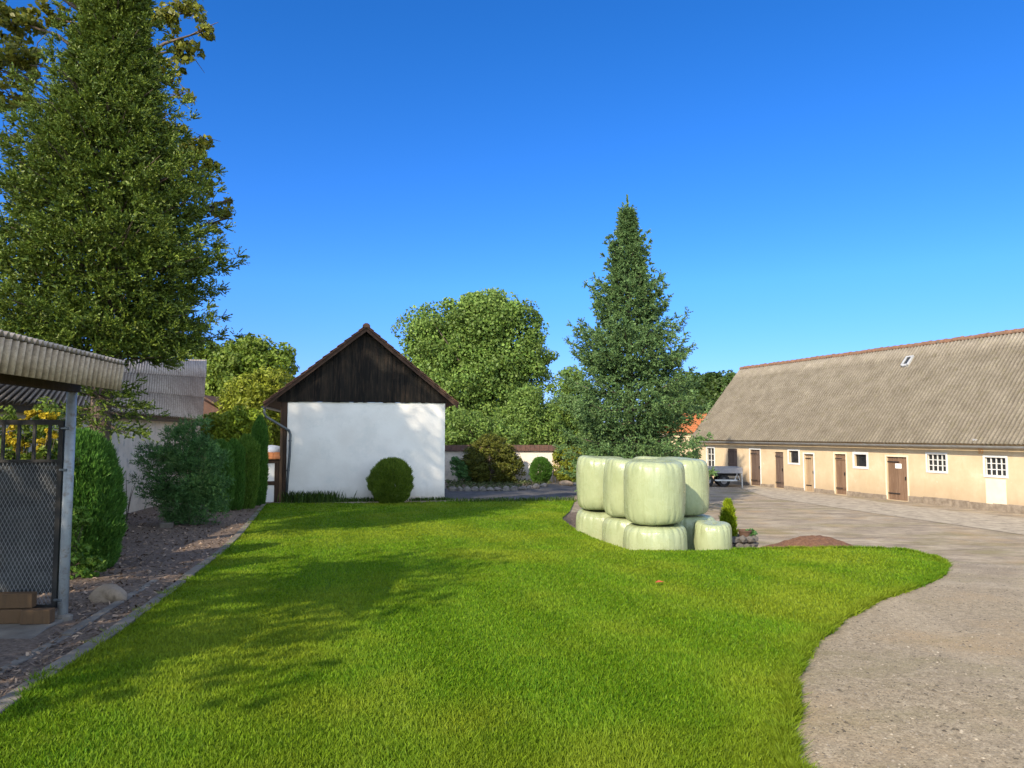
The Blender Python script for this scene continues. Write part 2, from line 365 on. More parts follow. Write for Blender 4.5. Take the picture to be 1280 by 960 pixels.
MAT['yellowgreen'] = leaf_mat('yellow_green_leaves', (0.122, 0.161, 0.014), (0.267, 0.290, 0.030), .3, .5, .2)
MAT['maple'] = leaf_mat('mid_green_leaves', (0.071, 0.127, 0.013), (0.177, 0.233, 0.030), .3, .5, .25)
MAT['poplar'] = leaf_mat('soft_green_leaves', (0.081, 0.155, 0.026), (0.196, 0.282, 0.059), .3, .5, .25)
MAT['darkleaf'] = leaf_mat('dark_green_leaves', (0.026, 0.058, 0.013), (0.072, 0.117, 0.023), .25, .5, .25)
MAT['birch'] = leaf_mat('olive_yellow_leaves', (0.103, 0.135, 0.017), (0.267, 0.259, 0.034), .35, .45, .3)
MAT['limegreen'] = leaf_mat('lime_green_leaves', (0.156, 0.241, 0.010), (0.312, 0.380, 0.020), .3, .5, .2)
MAT['hedgelime'] = leaf_mat('bright_hedge_leaves', (.12, .19, .015), (.24, .32, .03), .3, .5, .2)
MAT['yellowflower'] = leaf_mat('yellow_flowers', (.36, .27, .012), (.52, .40, .03), .3, .6, .2)
MAT['redleaf'] = M('fallen_leaf', (.32, .06, .03), (.42, .09, .04), 20, .6, 30, .1)
MAT['groundcover'] = leaf_mat('low_ground_cover', (0.042, 0.070, 0.021), (0.126, 0.154, 0.056), .2, .6, .2)

# ------------------------------------------------------------------ mesh helpers
ORG = {}
def link(o): C.collection.objects.link(o); return o
def org(o):
    return ORG.get(o.name, np.zeros(3))
class Frame:
    def __init__(s, O, U, N=None):
        s.O = np.array(O, float); U = np.array(U, float); s.U = U / np.linalg.norm(U)
        s.Z = np.array([0, 0, 1.]); s.N = np.cross(s.U, s.Z) if N is None else np.array(N, float)
    def p(s, u, n, z): return s.O + s.U * u + s.N * n + s.Z * z
WORLD = Frame((0, 0, 0), (1, 0, 0)); WORLD.N = np.array([0, 1., 0])
class MB:
    def __init__(s): s.v = []; s.f = []
    def add(s, vs, fs):
        k = len(s.v); s.v += [tuple(map(float, p)) for p in vs]; s.f += [tuple(i + k for i in f) for f in fs]; return s
    def box(s, fr, u0, u1, n0, n1, z0, z1):
        P = [fr.p(u, n, z) for z in (z0, z1) for n in (n0, n1) for u in (u0, u1)]
        return s.add(P, [(0, 2, 3, 1), (4, 5, 7, 6), (0, 1, 5, 4), (2, 6, 7, 3), (0, 4, 6, 2), (1, 3, 7, 5)])
    def quad(s, a, b, c, d): return s.add([a, b, c, d], [(0, 1, 2, 3)])
    def slab(s, pts, off):
        n = len(pts); q = [np.array(p) + np.array(off) for p in pts]
        return s.add(list(pts) + q, [tuple(range(n))[::-1], tuple(range(n, 2 * n))] + [(i, (i + 1) % n, (i + 1) % n + n, i + n) for i in range(n)])
    def prism(s, fr, prof, u0, u1):
        """profile of (n, z) pairs carried along u"""
        return s.slab([fr.p(u0, a, b) for a, b in prof], fr.U * (u1 - u0))
    def tube(s, pts, r, k=8, cap=True):
        pts = [np.array(p, float) for p in pts]
        rs = r if isinstance(r, (list, tuple, np.ndarray)) else [r] * len(pts)
        V = []; Fc = []
        ref = np.array([0.123, .456, .88])
        for i, p in enumerate(pts):
            d = pts[min(i + 1, len(pts) - 1)] - pts[max(i - 1, 0)]; d /= np.linalg.norm(d) + 1e-9
            if i == 0:
                a = np.cross(d, ref); 
            else:
                a = a - d * (a @ d)
            a = a / (np.linalg.norm(a) + 1e-9); b = np.cross(d, a)
            for j in range(k):
                t = 2 * math.pi * j / k
                V.append(p + rs[i] * (math.cos(t) * a + math.sin(t) * b))
        for i in range(len(pts) - 1):
            for j in range(k):
                Fc.append((i * k + j, i * k + (j + 1) % k, (i + 1) * k + (j + 1) % k, (i + 1) * k + j))
        if cap: Fc += [tuple(range(k))[::-1], tuple(range((len(pts) - 1) * k, len(pts) * k))]
        return s.add(V, Fc)
    def lathe(s, c, prof, k=24):
        V = []; Fc = []
        for r, z in prof:
            for j in range(k):
                t = 2 * math.pi * j / k; V.append((c[0] + r * math.cos(t), c[1] + r * math.sin(t), c[2] + z))
        m = len(prof)
        for i in range(m - 1):
            for j in range(k): Fc.append((i * k + j, i * k + (j + 1) % k, (i + 1) * k + (j + 1) % k, (i + 1) * k + j))
        Fc += [tuple(range(k))[::-1], tuple(range((m - 1) * k, m * k))]
        return s.add(V, Fc)
    def rock(s, c, r, seed=0, sub=2):
        bm = bmesh.new(); bmesh.ops.create_icosphere(bm, subdivisions=sub, radius=1)
        rg = np.random.default_rng(seed); k = rg.normal(size=(5, 3)); ph = rg.uniform(0, 6, 5)
        V = []
        for v in bm.verts:
            d = np.array(v.co); q = 1 + sum(.09 * math.sin(2.2 * (d @ k[i]) + ph[i]) for i in range(5))
            V.append(np.array(c) + d * q * np.array(r))
        Fc = [tuple(v.index for v in f.verts) for f in bm.faces]; bm.free()
        return s.add(V, Fc)
def np_mesh(name, V, nper, tint=None):
    """V (n, nper, 3): n loose faces"""
    me = bpy.data.meshes.new(name)
    n = V.shape[0]
    me.vertices.add(n * nper); me.vertices.foreach_set('co', V.reshape(-1).astype(np.float32))
    me.loops.add(n * nper); me.loops.foreach_set('vertex_index', np.arange(n * nper, dtype=np.int32))
    me.polygons.add(n); me.polygons.foreach_set('loop_start', np.arange(0, n * nper, nper, dtype=np.int32))
    me.update(calc_edges=True)
    at_ = me.attributes.new('tint', 'FLOAT_COLOR', 'POINT')
    t = np.ones((n, nper)) if tint is None else np.repeat(tint[:, None], nper, 1)
    c = np.ones((n * nper, 4), np.float32); c[:, :3] = t.reshape(-1)[:, None]
    at_.data.foreach_set('color', c.reshape(-1))
    return me
def obj(name, mb, mat, parent=None, base=None, smooth=False, bevel=0., solid=0.):
    """link one mesh object; vertices come in world coordinates"""
    if isinstance(mb, tuple): V, nper, tint = mb
    o_ = org(parent) if parent is not None else (np.array(base, float) if base is not None else np.zeros(3))
    if isinstance(mb, tuple):
        me = np_mesh(name, V - o_, nper, tint)
    else:
        me = bpy.data.meshes.new(name)
        me.from_pydata([tuple(np.array(p) - o_) for p in mb.v], [], mb.f); me.update()
        bm = bmesh.new(); bm.from_mesh(me); bmesh.ops.recalc_face_normals(bm, faces=bm.faces); bm.to_mesh(me); bm.free()
    if getattr(mb, 'tint', None):
        at_ = me.attributes.new('tint', 'FLOAT_COLOR', 'POINT'); cc = np.ones((len(mb.tint), 4), np.float32); cc[:, :3] = np.array(mb.tint)[:, None]; at_.data.foreach_set('color', cc.reshape(-1))
    o = link(bpy.data.objects.new(name, me))
    me.materials.append(MAT[mat] if isinstance(mat, str) else mat)
    if smooth: me.polygons.foreach_set('use_smooth', np.ones(len(me.polygons), bool))
    if parent is not None: o.parent = parent
    else: o.location = tuple(o_)
    ORG[o.name] = o_
    if bevel:
        b = o.modifiers.new('bevel', 'BEVEL'); b.width = bevel; b.segments = 2; b.limit_method = 'ANGLE'
    if solid:
        b = o.modifiers.new('solid', 'SOLIDIFY'); b.thickness = solid; b.offset = 0
    return o
def tag(o, label, cat, group=None):
    o['label'] = label; o['category'] = cat
    if group: o['group'] = group
    return o
def thing(name, base, label, cat, group=None):
    o = link(bpy.data.objects.new(name, None)); o.location = tuple(map(float, base)); o.empty_display_size = .2
    ORG[o.name] = np.array(base, float)
    return tag(o, label, cat, group)
def struct(o, kind='structure'): o['kind'] = kind; return o
def copy_tree(o, parent=None):
    c = link(o.copy())
    if parent is not None: c.parent = parent
    for ch in list(o.children): copy_tree(ch, c)
    return c

# ------------------------------------------------------------------ ground
def axis(parts):
    a = np.concatenate([np.arange(x0, x1, st) for x0, x1, st in parts]); return a
gx = axis([(-400, -40, 20), (-40, -14, 2), (-14, 0, .5), (0, 9.0, .12), (9, 14, .4), (14, 40, 2), (40, 401, 20)])
gy = axis([(-120, -10, 10), (-10, 2, 1), (2, 11, .4), (11, 21, .12), (21, 34, .5), (34, 60, 2), (60, 621, 20)])
GX, GY = np.meshgrid(gx, gy)
GZ = T(GX, GY)
nx, ny = len(gx), len(gy)
mb = MB(); mb.v = [tuple(p) for p in np.stack([GX.ravel(), GY.ravel(), GZ.ravel()], 1).tolist()]
mb.f = [(j * nx + i, j * nx + i + 1, (j + 1) * nx + i + 1, (j + 1) * nx + i) for j in range(ny - 1) for i in range(nx - 1)]
struct(obj('ground', mb, 'ground', smooth=True))
def sheet(name, poly, mat, off, step=.5, fn=None, edge=0.):
    bm = bmesh.new()
    vs = [bm.verts.new((float(p[0]), float(p[1]), 0)) for p in poly]
    f = bm.faces.new(vs); bmesh.ops.triangulate(bm, faces=[f])
    P = np.array(poly); x0, y0 = P.min(0); x1, y1 = P.max(0)
    for ax, a0, a1 in ((0, x0, x1), (1, y0, y1)):
        for q in np.arange(math.ceil(a0 / step) * step, a1, step):
            co = [0, 0, 0]; co[ax] = q; no = [0, 0, 0]; no[ax] = 1
            bmesh.ops.bisect_plane(bm, geom=bm.verts[:] + bm.edges[:] + bm.faces[:], plane_co=co, plane_no=no)
    xs = np.array([v.co.x for v in bm.verts]); ys = np.array([v.co.y for v in bm.verts])
    zs = (fn or T)(xs, ys) + off
    for v, z in zip(bm.verts, zs): v.co.z = z
    me = bpy.data.meshes.new(name); bm.to_mesh(me); bm.free(); me.update()
    if me.polygons and me.polygons[0].normal.z < 0: me.flip_normals()
    me.materials.append(MAT[mat]); me.polygons.foreach_set('use_smooth', np.ones(len(me.polygons), bool))
    o = link(bpy.data.objects.new(name, me)); ORG[o.name] = np.zeros(3)
    return struct(o)
sheet('lawn', LAWN, 'lawn', .018, .4, lawn_z)
curb_in = [np.array(p) for p in [(-3.0, 0), (-2.75, 2.6)] + [tuple(p) for p in w_left]]
bed = [tuple(p + np.array([-.02, 0])) for p in curb_in] + [(w_left[-1][0] - .05, 26.2), (-12.8, 27.5), (-9.0, 10.5), (-8, 7.4), (-8, 0)]
sheet('mulch_bed', bed, 'mulch', .012, .5)
bed2m = [tuple(p + np.array([-.02, 0])) for p in curb_in] + [(w_left[-1][0] - .05, 26.2), (-12.8, 27.5), (-9.0, 10.5), (-6.6, 7.6), tuple(hit(78, 774)[:2] + np.array([0, .25])), tuple(hit(78, 782)[:2] + np.array([.12, 0])), tuple(hit(60, 790)[:2] + np.array([.1, 0])), tuple(hit(0, 832)[:2] + np.array([.06, 0])), tuple(hit(-120, 930)[:2])]
# concrete edging between lawn and bed
def path_off(pts, d):
    out = []
    for i, p in enumerate(pts):
        t = pts[min(i + 1, len(pts) - 1)] - pts[max(i - 1, 0)]; t = t / np.linalg.norm(t)
        out.append(p + d * np.array([-t[1], t[0]]))
    return out
mb = MB()
rng = np.random.default_rng(5)
dense = []
for a, b in zip(curb_in[:-1], curb_in[1:]):
    m = max(1, int(np.linalg.norm(b - a) / .95)); dense += [a + (b - a) * i / m for i in range(m)]
dense.append(curb_in[-1])
o1, o2 = path_off(dense, .0), path_off(dense, .13)
for i in range(len(dense) - 1):
    k = rng.uniform(.035, .06); e = .006
    q = [o1[i], o1[i + 1], o2[i + 1], o2[i]]
    q = [np.array([p[0], p[1]]) for p in q]; mid = (q[0] + q[1] + q[2] + q[3]) / 4
    q = [mid + (p - mid) * .99 for p in q]
    mb.slab([(p[0], p[1], lawn_z(p[0], p[1]) - .1) for p in q], (0, 0, .1 + k))
o = obj('concrete_edging', mb, 'darkconcrete', bevel=.008); struct(o)
# second, sunken run of edging beside it
o3, o4 = path_off(dense, .40), path_off(dense, .50)
mb = MB()
for i in range(2, min(9, len(dense) - 1)):
    q = [o3[i], o3[i + 1], o4[i + 1], o4[i]]
    mid = sum(q) / 4; q = [mid + (p - mid) * .97 for p in q]
    mb.slab([(p[0], p[1], lawn_z(p[0], p[1]) - .1) for p in q], (0, 0, .1 + rng.uniform(.015, .03)))
struct(obj('sunken_edging', mb, 'darkconcrete', bevel=.008))
# canopy floor slab
post_p = hit(78, 777)
sl = [hit(-120, 925)[:2], hit(0, 828)[:2], hit(60, 787)[:2], (post_p[0] + .05, post_p[1] - .02), (post_p[0] - .1, post_p[1] + .25), (post_p[0] - 3.2, post_p[1] + .25), (-7, 4)]
zsl = Tz(*post_p[:2]) + .045
mb = MB(); mb.slab([(p[0], p[1], zsl - .2) for p in sl], (0, 0, .2)); struct(obj('concrete_slab', mb, 'darkconcrete', bevel=.01))
# drive beyond the house and concrete apron by the barn
drive = [hit(*p)[:2] for p in [(540, 624), (640, 624.5), (716, 624), (722, 615), (742, 608), (700, 604), (640, 611), (540, 611)]]
sheet('asphalt_drive', drive, 'asphalt', .012, .5)
apron = [hit(*p)[:2] for p in [(936, 606), (1040, 619), (1110, 629), (1200, 640), (1300, 650), (1300, 672), (1200, 657), (1120, 646), (1040, 634), (960, 622), (925, 610)]]
sheet('concrete_apron', apron, 'concrete', .010, .8)
sheet('soil_patch', [hit(*p)[:2] for p in [(703, 650), (712, 642), (724, 640), (730, 668), (716, 660)]], 'mulch', .02, .3)

# grass blades: one countless mass
def scatter(n, poly, dmin, dmax, th=50, seed=1):
    rg = np.random.default_rng(seed)
    d = np.exp(rg.uniform(math.log(dmin), math.log(dmax), n)); a = np.radians(rg.uniform(-th, th, n))
    P = np.stack([d * np.sin(a), d * np.cos(a)], 1)
    return P[in_poly(P, poly)], rg
P, rg = scatter(1100000, LAWN, 2.0, 30)
d = np.hypot(*P.T); n = len(P)
dpt, sd_ = np.zeros(n), 0
hgt = rg.uniform(.015, .035, n) * (1 + .012 * d); wid = (.0028 + .00058 * d) * rg.uniform(.7, 1.3, n)
ang = rg.uniform(0, 2 * math.pi, n); ln = rg.normal(0, .45, (n, 2)) * hgt[:, None]
lane = np.tanh(2.2 * np.sin((P[:, 0] * .965 + P[:, 1] * .262) * 2 * math.pi / 1.25 + .45 * np.sin(P[:, 1] * .9) + .5 * np.sin(P[:, 0] * 1.7)))
ln += np.stack([-.262 * lane, .965 * lane], 1) * (.20 * hgt)[:, None]
B0 = np.stack([P[:, 0], P[:, 1], lawn_z(P[:, 0], P[:, 1]) + .015], 1)
dx = np.stack([np.cos(ang) * wid, np.sin(ang) * wid, np.zeros(n)], 1)
tip = B0 + np.stack([ln[:, 0], ln[:, 1], hgt], 1)
V = np.stack([B0 - dx, B0 + dx, tip], 1)
g = obj('lawn_grass', (V, 3, rg.uniform(.7, 1.25, n)), 'grass'); struct(g, 'stuff')
# ragged fringe of blades along the lawn edges
def fringe(pts, n, seed):
    rg = np.random.default_rng(seed); pts = np.array(pts); L = np.r_[0, np.cumsum(np.hypot(*np.diff(pts, axis=0).T))]
    # blades thin out with distance from the near end of the edge
    t = rg.uniform(0, L[-1], n * 3); q = np.stack([np.interp(t, L, pts[:, 0]), np.interp(t, L, pts[:, 1])], 1)
    keep = rg.uniform(0, 1, len(t)) < np.clip((5.0 / np.hypot(*q.T)) ** 1.2, .12, 1); q = q[keep]; n = len(q)
    wob = .05 * np.sin(t[keep] * 5.3 + seed) + .035 * np.sin(t[keep] * 13.1) + .02 * np.sin(t[keep] * 31.)
    q = q + rg.normal(0, .022, (n, 2)) + wob[:, None] * .8
    d = np.hypot(*q.T); z = np.maximum(T(q[:, 0], q[:, 1]), 0) + .002
    an = rg.uniform(0, 6.28, n); h = rg.uniform(.02, .075, n); wd = (.0035 + .0006 * d) * rg.uniform(.7, 1.3, n)
    B0 = np.stack([q[:, 0], q[:, 1], z], 1); sd2 = np.stack([np.cos(an) * wd, np.sin(an) * wd, 0 * an], 1)
    tip = B0 + np.stack([rg.normal(0, .7, n) * h, rg.normal(0, .7, n) * h, h], 1)
    return np.stack([B0 - sd2, B0 + sd2, tip], 1), rg.uniform(.6, 1.15, n)
Va, ta = fringe(w_bale[6:] + w_tip + [np.array((1.2, 2.2))], 26000, 31); Vb, tb = fringe(w_left + w_back, 12000, 32)
struct(obj('lawn_edge_grass', (np.concatenate([Va, Vb]), 3, np.concatenate([ta, tb])), 'grass'), 'stuff')
# mulch chips and gravel stones
def chips(name, poly, n, dmin, dmax, mat, size, seed, off=.015, fn=T, kind='stuff', th=50, flat=.35):
    P, rg = scatter(n, poly, dmin, dmax, th, seed); n = len(P)
    d = np.hypot(*P.T); s = size * rg.uniform(.4, 1.5, n) ** 1.5 * (.6 + .05 * d)
    a = rg.uniform(0, 6.28, n); asp = rg.uniform(.25, .6, n)
    U = np.stack([np.cos(a), np.sin(a), rg.normal(0, flat, n)], 1); W = np.stack([-np.sin(a), np.cos(a), rg.normal(0, flat, n)], 1)
    c = np.stack([P[:, 0], P[:, 1], fn(P[:, 0], P[:, 1]) + off + .3 * s], 1)
    U *= s[:, None]; W *= (s * asp)[:, None]
    V = np.stack([c - U - W * .6, c + U * .7 - W, c + U + W * .5, c - U * .6 + W], 1)
    struct(obj(name, (V, 4, rg.uniform(.6, 1.3, n)), mat), kind)
chips('mulch_chips', np.array(bed2m), 110000, 3.5, 24, 'chips', .017, 3)
def stones(name, poly, n, dmin, dmax, mat, size, seed):
    P, rg = scatter(n, poly, dmin, dmax, 45, seed); n = len(P)
    d = np.hypot(*P.T); s = size * (.40 + rg.pareto(3.6, n)).clip(.45, 2.1) * (.75 + .018 * d)
    o_ = np.array([(1, 0, 0), (0, 1, 0), (-1, 0, 0), (0, -1, 0), (0, 0, .75)])
    a = rg.uniform(0, 6.28, n); st = rg.uniform(.55, 1, n)
    ca, sa = np.cos(a), np.sin(a)
    c = np.stack([P[:, 0], P[:, 1], T(P[:, 0], P[:, 1])], 1)
    pts = []
    for q in o_:
        j = rg.uniform(.7, 1.2, n)
        x = q[0] * s * j; y = q[1] * s * st * j
        pts.append(c + np.stack([x * ca - y * sa, x * sa + y * ca, q[2] * s * .7 * j + .001], 1))
    tri = [(0, 1, 4), (1, 2, 4), (2, 3, 4), (3, 0, 4)]
    me_v = np.stack(pts, 1)                      # n,5,3
    me = bpy.data.meshes.new(name)
    me.vertices.add(n * 5); me.vertices.foreach_set('co', me_v.reshape(-1).astype(np.float32))
    idx = (np.arange(n)[:, None, None] * 5 + np.array(tri)[None]).reshape(-1).astype(np.int32)
    me.loops.add(len(idx)); me.loops.foreach_set('vertex_index', idx)
    me.polygons.add(n * 4); me.polygons.foreach_set('loop_start', np.arange(0, n * 12, 3, dtype=np.int32)); me.update(calc_edges=True)
    a_ = me.attributes.new('tint', 'FLOAT_COLOR', 'POINT'); cc = np.ones((n * 5, 4), np.float32); cc[:, :3] = np.repeat(rg.uniform(.5, 1.2, n), 5)[:, None]; a_.data.foreach_set('color', cc.reshape(-1))
    me.polygons.foreach_set('use_smooth', np.ones(n * 4, bool))
    me.materials.append(MAT[mat]); o = link(bpy.data.objects.new(name, me)); struct(o, 'stuff')
yard_near = np.array([tuple(p + np.array([.12, 0])) for p in w_tip] [::-1] + [(8.2, 14.5), (26, 22), (26, 2), (1.6, 2)])
stones('gravel_stones', yard_near, 120000, 3.0, 20, 'pebble', .0085, 8)
stones('coarse_gravel', yard_near, 1500, 3.0, 17, 'pebble', .013, 9)

# ------------------------------------------------------------------ barn
bO = np.array([11.6, 45.7, 0.0]); bU = np.array([.335, -.942, 0]); bU /= np.linalg.norm(bU)
BF = Frame(bO, bU)                           # N = U x Z
if BF.N[0] > 0: BF.N = -BF.N                 # outwards, towards the yard
def on_plane(fr, px, py, n=0.):
    r = ray(px, py); o = fr.O + fr.N * n; c = np.array([0, 0, CAMZ])
    t = ((o - c) @ fr.N) / (r @ fr.N); p = c + r * t - fr.O
    return float(p @ fr.U), float(p[2])
def rect(fr, x0, y0, x1, y1, n=0.):
    u0, za = on_plane(fr, x0, y0, n); u1, zb = on_plane(fr, x1, y1, n)
    _, zc = on_plane(fr, x0, y1, n); _, zd = on_plane(fr, x1, y0, n)
    return u0, u1, (zb + zc) / 2, (za + zd) / 2
LEN, EAVE, DEP, RZ = 33.0, 2.78, 3.74, 7.12
BARN = thing('barn', (bO[0], bO[1], 0), 'long cream rendered barn with weathered corrugated roof and brown timber doors', 'barn')
ops = {}
def opening(k, px): ops[k] = rect(BF, *px)
opening('w1', (883.5, 560, 893, 583)); opening('sh', (909.5, 561, 921.7, 583)); opening('d1', (937.5, 562, 951, 604)); opening('d2', (968, 565, 980, 607.5))
opening('w2', (986, 563.5, 998.5, 578.5)); opening('d3', (1005, 567.5, 1018, 610)); opening('d4', (1043, 567.5, 1058.7, 616.5)); opening('w3', (1068, 568, 1083.5, 583))
opening('d5', (1108, 571, 1135.5, 627)); opening('w4', (1159, 568, 1183, 589)); opening('w5', (1231, 572, 1258, 594.5))
for k in ('d1', 'd2', 'd3', 'd4', 'd5'):
    a = list(ops[k]); a[2] = .03; ops[k] = tuple(a)
def wall_open(fr, u0, u1, z0, z1, rects, dep=.16):
    mb = MB()
    us = sorted({u0, u1} | {r[0] for r in rects} | {r[1] for r in rects}); zs = sorted({z0, z1} | {r[2] for r in rects} | {r[3] for r in rects})
    for a, b in zip(us[:-1], us[1:]):
        for c, d in zip(zs[:-1], zs[1:]):
            m, k = (a + b) / 2, (c + d) / 2
            if any(r[0] < m < r[1] and r[2] < k < r[3] for r in rects): continue
            mb.quad(fr.p(a, 0, c), fr.p(b, 0, c), fr.p(b, 0, d), fr.p(a, 0, d))
    for a, b, c, d in rects:
        for p, q in (((a, c), (a, d)), ((a, d), (b, d)), ((b, d), (b, c)), ((b, c), (a, c))):
            mb.quad(fr.p(p[0], 0, p[1]), fr.p(q[0], 0, q[1]), fr.p(q[0], -dep, q[1]), fr.p(p[0], -dep, p[1]))
    return mb
mb = wall_open(BF, 0, LEN, -.2, EAVE, list(ops.values()))
mb.quad(BF.p(0, -.3, -.2), BF.p(0, -2 * DEP + .3, -.2), BF.p(0, -2 * DEP + .3, EAVE), BF.p(0, -.3, EAVE))
mb.quad(BF.p(LEN, 0, -.2), BF.p(LEN, -2 * DEP, -.2), BF.p(LEN, -2 * DEP, EAVE), BF.p(LEN, 0, EAVE))
mb.quad(BF.p(0, -2 * DEP, -.2), BF.p(LEN, -2 * DEP, -.2), BF.p(LEN, -2 * DEP, EAVE), BF.p(0, -2 * DEP, EAVE))
mb.quad(BF.p(0, 0, -.2), BF.p(0, -.3, -.2), BF.p(0, -.3, EAVE), BF.p(0, 0, EAVE)); mb.quad(BF.p(0, -2 * DEP + .3, -.2), BF.p(0, -2 * DEP, -.2), BF.p(0, -2 * DEP, EAVE), BF.p(0, -2 * DEP + .3, EAVE))
for u in (0.02, LEN - .02):
    mb.add([BF.p(u, 0, EAVE), BF.p(u, -2 * DEP, EAVE), BF.p(u, -DEP, RZ - .06)], [(0, 1, 2)])
obj('wall', mb, 'cream', BARN)
# plinth stones, one run between each pair of doors
rg = np.random.default_rng(2)
doors_u = sorted([ops[k][:2] for k in ('d1', 'd2', 'd3', 'd4', 'd5')])
edges = [1.2] + [e for q in doors_u for e in (q[0] - .03, q[1] + .03)] + [LEN]
for e0, e1 in zip(edges[::2], edges[1::2]):
    if e1 - e0 < .2: continue
    mb = MB(); u = e0; fl = np.interp((e0 + e1) / 2, [0, 8, 14, 20, 24, 33], [.15, .17, .20, .25, .28, .29])
    mb.box(BF, e0, e1, -.02, .03, -.15, fl - .03)
    while u < e1 - .05:
        b = min(u + rg.uniform(.5, 1.1), e1); b = e1 if e1 - b < .2 else b
        mb.box(BF, u + .006, b - .006, -.015, .036 + rg.uniform(0, .015), -.14, fl + rg.uniform(-.03, .03)); u = b
    obj('plinth', mb, 'plinth', BARN, bevel=.012)
def corr(Pfn, nw, rows, amp, wl_seg=6, lift=.014, jit=0., seed=0):
    """corrugated sheets over a patch: Pfn(s, t) -> (point, normal); s along eave, t 0 ridge .. 1 eave"""
    rg = np.random.default_rng(seed)
    ns = nw * wl_seg + 1; s = np.linspace(0, 1, ns)
    prof = amp * np.cos(np.arange(ns) * 2 * math.pi / wl_seg)
    mb = MB(); V = []; mb.tint = []
    ts = []
    for r in range(rows): ts += [(r / rows, 0.), ((r + 1) / rows, lift)]
    per = max(1, int(round(6 * wl_seg)))        # sheet width in samples
    for li, (t, lf) in enumerate(ts):
        rowj = rg.uniform(-1, 1, ns // per + 2) * jit
        for i in range(ns):
            p, nrm = Pfn(s[i], t)
            mb.tint.append(.80 + .42 * prof[i] / amp + (.0 if li % 2 == 0 else -.10))  # painted shading of the waves: crests lightened, troughs darkened
            V.append(p + nrm * (prof[i] + lf + (rowj[i // per] if li % 2 else rowj[i // per] * .2)))
    Fc = []
    for k in range(len(ts) - 1):
        for i in range(ns - 1): Fc.append((k * ns + i, k * ns + i + 1, (k + 1) * ns + i + 1, (k + 1) * ns + i))
    mb.add(V, Fc); return mb
ov = .32                                     # eave overhang
def barn_roof(side):
    slope = (RZ - EAVE) / DEP
    def fn(s, t):
        n_ = -DEP + (DEP + ov) * t if side else -DEP - (DEP + ov) * t
        z = RZ - slope * (DEP + ov) * t + .10
        nr = BF.N * (slope if side else -slope) + BF.Z; nr = nr / np.linalg.norm(nr)
        return BF.p(-.18 + (LEN + .3) * s, n_, z), nr
    return fn
nw = int((LEN + .5) / .177)
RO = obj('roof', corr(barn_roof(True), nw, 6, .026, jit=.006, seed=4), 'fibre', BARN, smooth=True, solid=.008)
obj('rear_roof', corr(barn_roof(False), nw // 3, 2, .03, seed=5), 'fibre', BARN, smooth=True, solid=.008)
mb = MB(); rg = np.random.default_rng(7); u = -.2
while u < LEN:
    zt = RZ + .10 + rg.uniform(-.01, .02)
    pr = [(-DEP + .15 * math.cos(a), zt - .09 + .14 * math.sin(a) * 1.0) for a in np.linspace(-.25, math.pi + .25, 9)]
    mb.prism(BF, pr, u, u + .36); mb.prism(BF, [(n_ * 1.0 + (n_ + DEP) * .12, z + (z - zt + .1) * .12) for n_, z in pr], u + .34, u + .41); u += .405
obj('ridge_tiles', mb, 'tile', BARN)
# dark strip put in as the shadow under the eaves, gutter, brackets
mb = MB(); ze = EAVE - (RZ - EAVE) / DEP * ov + .06
mb.box(BF, -.1, LEN, .003, .10, EAVE - .24, EAVE - .02); obj('eaves_strip', mb, 'eaves_dark', BARN)
mb = MB()
gz = ze - .03
arc = [(ov + .03 + .095 * math.cos(a), gz + .095 * math.sin(a)) for a in np.linspace(math.pi, 2 * math.pi, 9)]
arc2 = [(ov + .03 + .085 * math.cos(a), gz + .085 * math.sin(a)) for a in np.linspace(2 * math.pi, math.pi, 9)]
mb.prism(BF, arc + arc2, -.2, LEN)
for u in np.arange(.5, LEN, 1.1): mb.box(BF, u, u + .03, .11, ov - .02, gz - .01, gz + .012)
obj('gutter', mb, 'barn_zinc', BARN)
def plank_door(key, mat, name='door', frame=None, n=-.07, planks=4, battens=True, lab=None, handle=True):
    a, b, c, d = ops[key]
    mb = MB(); w_ = (b - a) / planks
    for i in range(planks): mb.box(BF, a + .012 + i * w_, a + (i + 1) * w_ - .004, n - .04, n + rg.uniform(0, .008), c + .01, d - .02)
    if battens:
        for z in (c + .22, d - .28): mb.box(BF, a + .04, b - .04, n + .012, n + .035, z, z + .11)
    o = obj(name, mb, mat, BARN)
    if lab: o['label'] = lab
    if handle:
        m2 = MB(); m2.box(BF, b - .16, b - .12, n + .01, n + .05, (c + d) / 2 - .05, (c + d) / 2 + .09); obj('handle', m2, 'ironblack', o)
        for z in (c + .26, d - .24):
            m3 = MB(); m3.box(BF, a + .01, a + (b - a) * .6, n + .038, n + .046, z, z + .04); obj('hinge_strap', m3, 'ironblack', o)
    if frame:
        m4 = MB(); f = .07
        m4.box(BF, a - f, a, .002, .02, c, d + f); m4.box(BF, b, b + f, .002, .02, c, d + f); m4.box(BF, a, b, .002, .02, d, d + f)
        obj('frame', m4, frame, o)
    return o
plank_door('d1', 'darkdoor', frame='whitepaint', lab='dark plank door in a white frame')
plank_door('d2', 'darkdoor', lab='dark plank door without a frame')
plank_door('d3', 'lightdoor', frame='whitepaint', n=-.11, lab='pale timber door in a white frame', battens=False)
plank_door('d4', 'doorwood', frame='palecream', lab='brown braced plank door')
D5 = plank_door('d5', 'doorwood', frame='palecream', planks=4, lab='wide brown double plank door with a paper notice', battens=False)
a, b, c, d = rect(BF, 1119, 579.5, 1127, 585.5, -.05)
mb = MB(); mb.box(BF, a, b, -.055, -.048, c, d); NT = obj('notice', mb, 'paper', D5)
mb = MB(); zc = (c + d) / 2; wd_ = b - a
